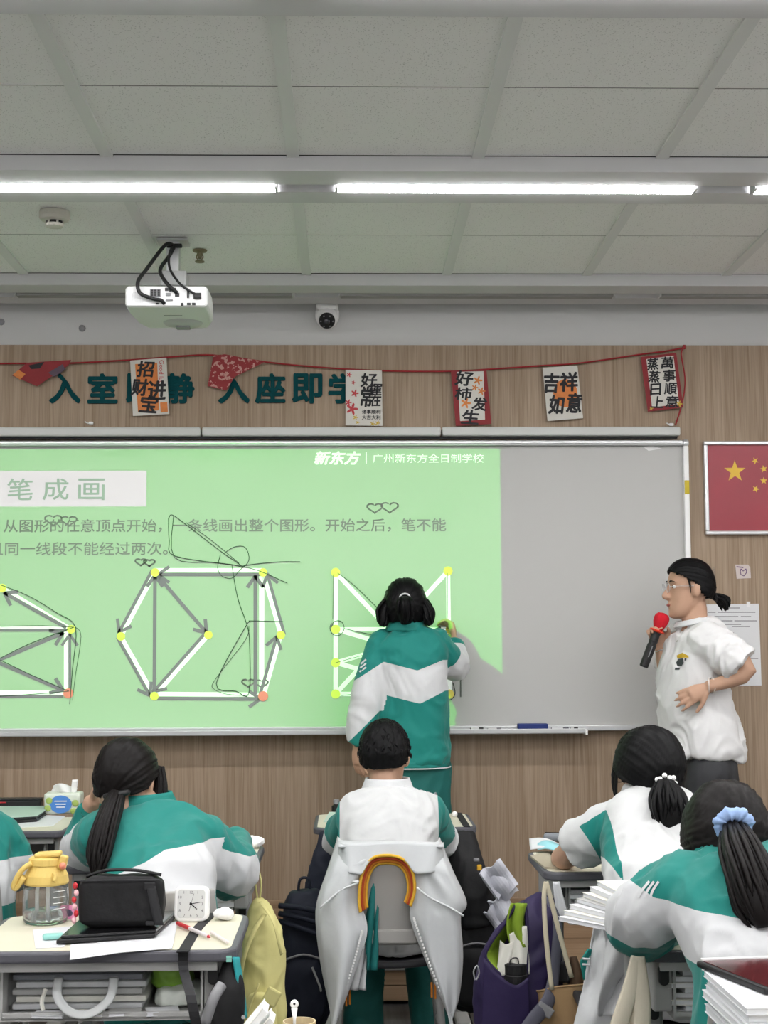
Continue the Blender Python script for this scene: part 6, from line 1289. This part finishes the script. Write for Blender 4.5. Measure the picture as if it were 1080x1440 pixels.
# beige cup with a white spoon, on the desk below the picture
c = P(421, 1436, 2.20); cp = thing('cup', 'beige cup at the lower edge of the picture', 'cup', (c.x, c.y, DZ)); m_beige = mat('beige_ceramic', (0.62, 0.50, 0.30), .4)
h_ = c.z-DZ
MB().lathe([(.018, 0), (.020, .004), (.024, h_), (.0222, h_), (.0185, .008), (.001, .007)], (c.x, c.y, DZ+.0005), 28).build('cup_wall', m_beige, cp, smooth=False); MB().lathe([(.0215, h_*.9), (.001, h_*.9)], (c.x, c.y, DZ), 24, cap=True).build('drink', mat('oat_drink', (0.60, 0.46, 0.26), .3), cp)
sp_ = thing('spoon', 'white spoon with pierced round end standing in the beige cup', 'spoon', (c.x, c.y, DZ+.01)); a = P(414, 1412, 2.20); bq = V((c.x-.004, c.y, DZ+.02))
MB().tube([bq, a+V((0, 0, -.022)), a+V((0, 0, -.006))], [.0018, .0022, .0048], 8).build('handle', m_white, sp_, smooth=True); MB().ell(a, (.0062, .003, .0065), None, 10).build('round_end', m_white, sp_, smooth=True); MB().ell(a+V((0, -.003, .001)), (.0018, .001, .0018), None, 6).build('hole', m_black, sp_)
# left girl's desk ------------------------------------------------
ball("crumpled tissue on the long-ponytail girl's desk", PZ(357, 1193, zt), .034, 5)
c = PZ(341, 1195, zt); o = MB().box(c+V((0, 0, .012)), (.022, .012, .022), (0, 0, .3)).build('paper_clip_box', mat('clip_yellow', (0.70, 0.52, 0.08), .4), None, bevel=.003); tag(o, 'tiny yellow clip beside the tissue on the left desk', 'clip')
for i in range(5): booklet('%s booklet in the tray below the long-ponytail girl' % ['bottom grey', 'second ivory', 'middle white', 'fourth greenish', 'top white'][i], (xb+.13+.01*(i % 2), yb-.06, zr+.0005+.0175*i), .20, .24, .016, .03*(i-2), [m_tray, m_paper2, m_paper, mat('cover_sage', (0.42, 0.50, 0.44), .6), m_paper][i], group="booklets in the left girl's desk")
# far left desk ------------------------------------------------
c = PZ(86, 1147, zt); tp = thing('tissue_pack', 'white and blue tissue pack on the far left desk', 'tissue pack', tuple(c)); zc = c.z
soft('pack', '', '', lambda mb: mb.box(c+V((0, .05, .046)), (.145, .09, .085)), mat('pack_white', (0.66, 0.72, 0.62), .35, var=.12, vscale=18), vox=.006, amp=.004, freq=18, parent=tp, sm=6)
MB().add([c+V((x, .0015, z)) for x, z in [(.045*cos(k*pi/10)-.003, .045+.036*sin(k*pi/10)) for k in range(20)]], [tuple(range(20))]).build('blue_label', mat('pack_blue', (0.08, 0.24, 0.62), .4), tp)
for k in range(3): MB().box(c+V((-.003, -.0005, .058-.012*k)), (.05-.008*k, .001, .004)).build('label_print', m_white, tp)
for q in [(-.055, .03), (.05, .018), (.056, .05), (-.05, .06)]: MB().ell(c+V((q[0], .001, q[1])), (.014, .002, .013), None, 6).build('flower_print', mat('pack_leaf', (0.36, 0.48, 0.12), .5), tp, smooth=True)
MB().grid(lambda u, v: c+V((-.055+.10*u+.012*v, .045+.012*sin(u*7+v*3), .088+.038*v*(.7+.3*sin(u*5)))), 12, 8, .002).build('tissue_sheet', m_tissue, tp, smooth=True)
MB().grid(lambda u, v: c+V((.030+.022*u+.006*v, .035+.01*u, .085+.055*v)), 6, 6, .002).build('tissue_tip', m_tissue, tp, smooth=True)
q = [PZ(x, y, zt) for x, y in ((-25, 1161), (52, 1156), (72, 1142), (0, 1140))]; t = thing('folder', 'pale green folder on the far left desk', 'folder', tuple(PZ(25, 1150, zt)))
slab('cover_bottom', q, zt+.0008, .010, m_black, t); slab('cover_top', [p+V((0, 0, 0)) for p in q], zt+.022, .003, mat('folder_mint', (0.45, 0.60, 0.52), .5), t, .001); slab('pages', [p+(sum(q, V())/4-p)*.04 for p in q], zt+.0115, .0095, mat('folder_black', (0.03, 0.035, 0.035), .5), t, .001)
sheet('paper_sheet', 'white sheets under the green folder on the far left desk', 'paper', [(0, 1165), (74, 1162), (92, 1148), (60, 1146)], zt-.0002, m_paper, .0009)
c = PZ(20, 1144, zt); t = thing('pencil_box', 'long black box standing behind the green folder', 'box', (c.x, c.y+.06, zt)); MB().box((c.x-.02, c.y+.075, zt+.025), (.235, .05, .046)).build('box_body', m_black, t, bevel=.004); MB().box((c.x-.02, c.y+.075, zt+.052), (.238, .052, .008)).build('lid', mat('lid_black', (0.02, 0.02, 0.022), .3), t, bevel=.003); MB().box((c.x-.07, c.y+.047, zt+.040), (.05, .003, .004)).build('red_mark', m_charm, t)
# boy's desk ------------------------------------------------
t = thing('ink_bottle', "small black ink bottle at the left of the boy's desk", 'bottle', tuple(PZ(473, 1140, zt))); c = PZ(473, 1141, zt)
MB().lathe([(.018, 0), (.020, .003), (.020, .022), (.010, .028), (.010, .032)], c, 18).build('bottle_body', m_black, t, smooth=False); MB().lathe([(.013, .031), (.013, .046), (.011, .048)], c, 18).build('cap', m_grey, t)
c = PZ(498, 1140, zt); t = thing('pen_case', "grey pen case on the boy's desk", 'case', tuple(c)); MB().box(c+V((0, .02, .020)), (.07, .05, .036), (0, 0, .2)).build('case_body', mat('case_grey', (0.32, 0.35, 0.38), .4), t, bevel=.006); MB().box(c+V((0, .02, .042)), (.068, .048, .006), (0, 0, .2)).build('lid', m_grey, t, bevel=.003)
sheet('paper_sheet', "pale green sheet at the left end of the boy's desk", 'paper', [(455, 1156), (478, 1156), (482, 1142), (463, 1142)], zt, mat('sheet_mint', (0.55, 0.68, 0.60), .7), .001)
c = PZ(640, 1150, zt); o = MB().ell(c+V((0, .02, .012)), (.011, .011, .012), None, 8).build('white_bead', m_white, None, smooth=True); tag(o, "small white ball on the right of the boy's desk", 'ball')
o = MB().box((P(650, 1150, yd).x, yd, zt+.0012), (.026, DD-.01, .002)).build('desk_strap', m_strap); tag(o, "dark strap across the right end of the boy's desk", 'strap')
c = PZ(615, 1142, zt); t = thing('phone_holder', "small black holder on the boy's desk behind his shoulder", 'holder', tuple(c)); MB().box(c+V((0, .06, .010)), (.05, .04, .018)).build('base', m_black, t, bevel=.004); MB().tube([c+V((0, .06, .018)), c+V((0, .06, .06)), c+V((-.006, .055, .072))], .006, 8).build('stem', m_alu, t)
# right desk ------------------------------------------------
t = thing('face_mask', 'white and turquoise face mask on the left edge of the right desk', 'mask', tuple(PZ(765, 1190, zt)))
m_turq = mat('mask_turquoise', (0.30, 0.62, 0.68), .7)
MB().grid(lambda u, v: PZ(744+u*44+v*2, 1180+16*v+8*u, zt+.004)+V((0, 0, .012*sin(pi*u)+.004*sin(v*9))), 12, 8, .0015).build('mask_white', m_paper, t, smooth=True); MB().grid(lambda u, v: PZ(756+u*34, 1184+12*v+7*u, zt+.010)+V((0, 0, .012*sin(pi*u))), 10, 6, .0015).build('mask_turquoise', m_turq, t, smooth=True)
c = PZ(792, 1186, zt); t = thing('pencil_case', 'grey pencil case behind the face mask on the right desk', 'pencil case', tuple(c)); MB().box(c+V((.02, .05, .014)), (.16, .06, .027), (0, 0, -.2)).build('case_body', mat('case_slate', (0.22, 0.24, 0.26), .6), t, bevel=.010, seg=3); MB().box(c+V((.02, .05, .029)), (.15, .004, .003), (0, 0, -.2)).build('zip', m_black, t)
sheet('desk_mat', 'dark textbook lying along the left edge of the right desk', 'book', [(746, 1206), (766, 1222), (790, 1222), (770, 1200)], zt, mat('kraft_cover', (0.40, 0.36, 0.27), .6), .006)
t = thing('clear_document_bag', 'clear bag of papers in the tray of the right desk', 'document bag', (xe-.10, ye-.06, zr))
for k in range(7): MB().box((xe-.105+.008*sin(k*2), ye-.06, zr+.008+.0135*k), (.235, .25, .0115)).build('paper_stack', [m_paper, mat('cover_lilac', (0.50, 0.52, 0.66), .6), m_paper2, m_paper, m_tray, m_paper, m_grey][k], t, bevel=.001)
MB().box((xe-.105, ye-.06, zr+.052), (.26, .27, .100)).build('plastic_shell', m_clear, t, bevel=.01)
o = MB().grid(lambda u, v: P(777+u*lerp(v, [(0, 10), (1, 18)])+v*6, 1240+v*56, 4.43+.008*sin(u*4)), 6, 12, .002).build('taped_note', m_paper, None, smooth=True); tag(o, 'white slip taped to the left post of the right desk', 'note')
# scrunchie girl's desk: fanned booklets, tray papers ------------------------------------------------
for i in range(7):
    a = PZ(806+11*i, 1262-4.5*i+6*(i > 3), zt+.006+.013*i)
    lab = ['lowest', 'second', 'third', 'fourth', 'fifth', 'sixth', 'topmost'][i]+' booklet of the fanned pile on the scrunchie girl\'s desk'
    booklet(lab, (xf-.285+.012*i, yf+.09+.006*i, zt+.0005+.0115*i), .20, .27, .0105, R(38-5*i), [m_paper, m_paper2, m_paper, m_tray, m_paper2, m_paper, m_paper2][i], group='fanned booklets')
pen('gel_pen', 'dark pen lying on top of the fanned booklets', (xf-.20, yf+.20, zt+.0865), (xf-.150, yf+.06, zt+.0865), .0045, (0.10, 0.10, 0.11), (0.06, 0.06, 0.06))
for i in range(8): booklet(['lowest', 'second', 'third', 'fourth', 'fifth', 'sixth', 'seventh', 'topmost'][i]+" sheaf in the tray of the scrunchie girl's desk", (xf-.13+.015*sin(i*2.1), yf-.05+.01*cos(i*1.7), zr+.0005+.0125*i), .20, .25, .0115, .10*sin(i*1.9), [m_paper, m_paper, m_paper2, m_tray, m_paper, m_paper2, m_paper, mat('sheaf_grey', (0.55, 0.55, 0.56), .7)][i], group="sheaves in the scrunchie girl's desk")
# stack of books at the lower right, tablet on it
x0 = .665
hs_ = [.016, .012, .014, .010, .015, .012]; z = zt
for i, h in enumerate(hs_):
    booklet(['lowest', 'second', 'third', 'fourth', 'fifth', 'topmost'][i]+' white book in the stack under the red tablet', (x0+.155+.004*sin(i*2), 2.640+.004*cos(i*3), z), .31, .29, h-.0005, .01*sin(i*4), m_paper, group='book stack at the lower right'); z += h
q = [V((x0-.012, 2.80, 0)), V((x0+.055, 2.575, 0)), V((x0+.30, 2.60, 0)), V((x0+.27, 2.83, 0))]; t = thing('tablet', 'dark red screened tablet in a black case on the book stack', 'tablet', tuple(q[1]))
slab('case', q, z+.0005, .012, m_black, t, .004); qq = [p+(sum(q, V())/4-p)*.07 for p in q]; slab('screen', qq, z+.0122, .0015, mat('screen_maroon', (0.085, 0.014, 0.016), .12, spec=.6), t, .0005); slab('edge_band', [q[0]+V((.01, .004, 0)), q[0]+V((.012, -.004, 0)), q[3]+V((-.01, -.004, 0)), q[3]+V((-.01, .004, 0))], z+.0125, .004, m_white, t, .001)

for o in list(bpy.data.objects):
    if '_w' in o: del o['_w']
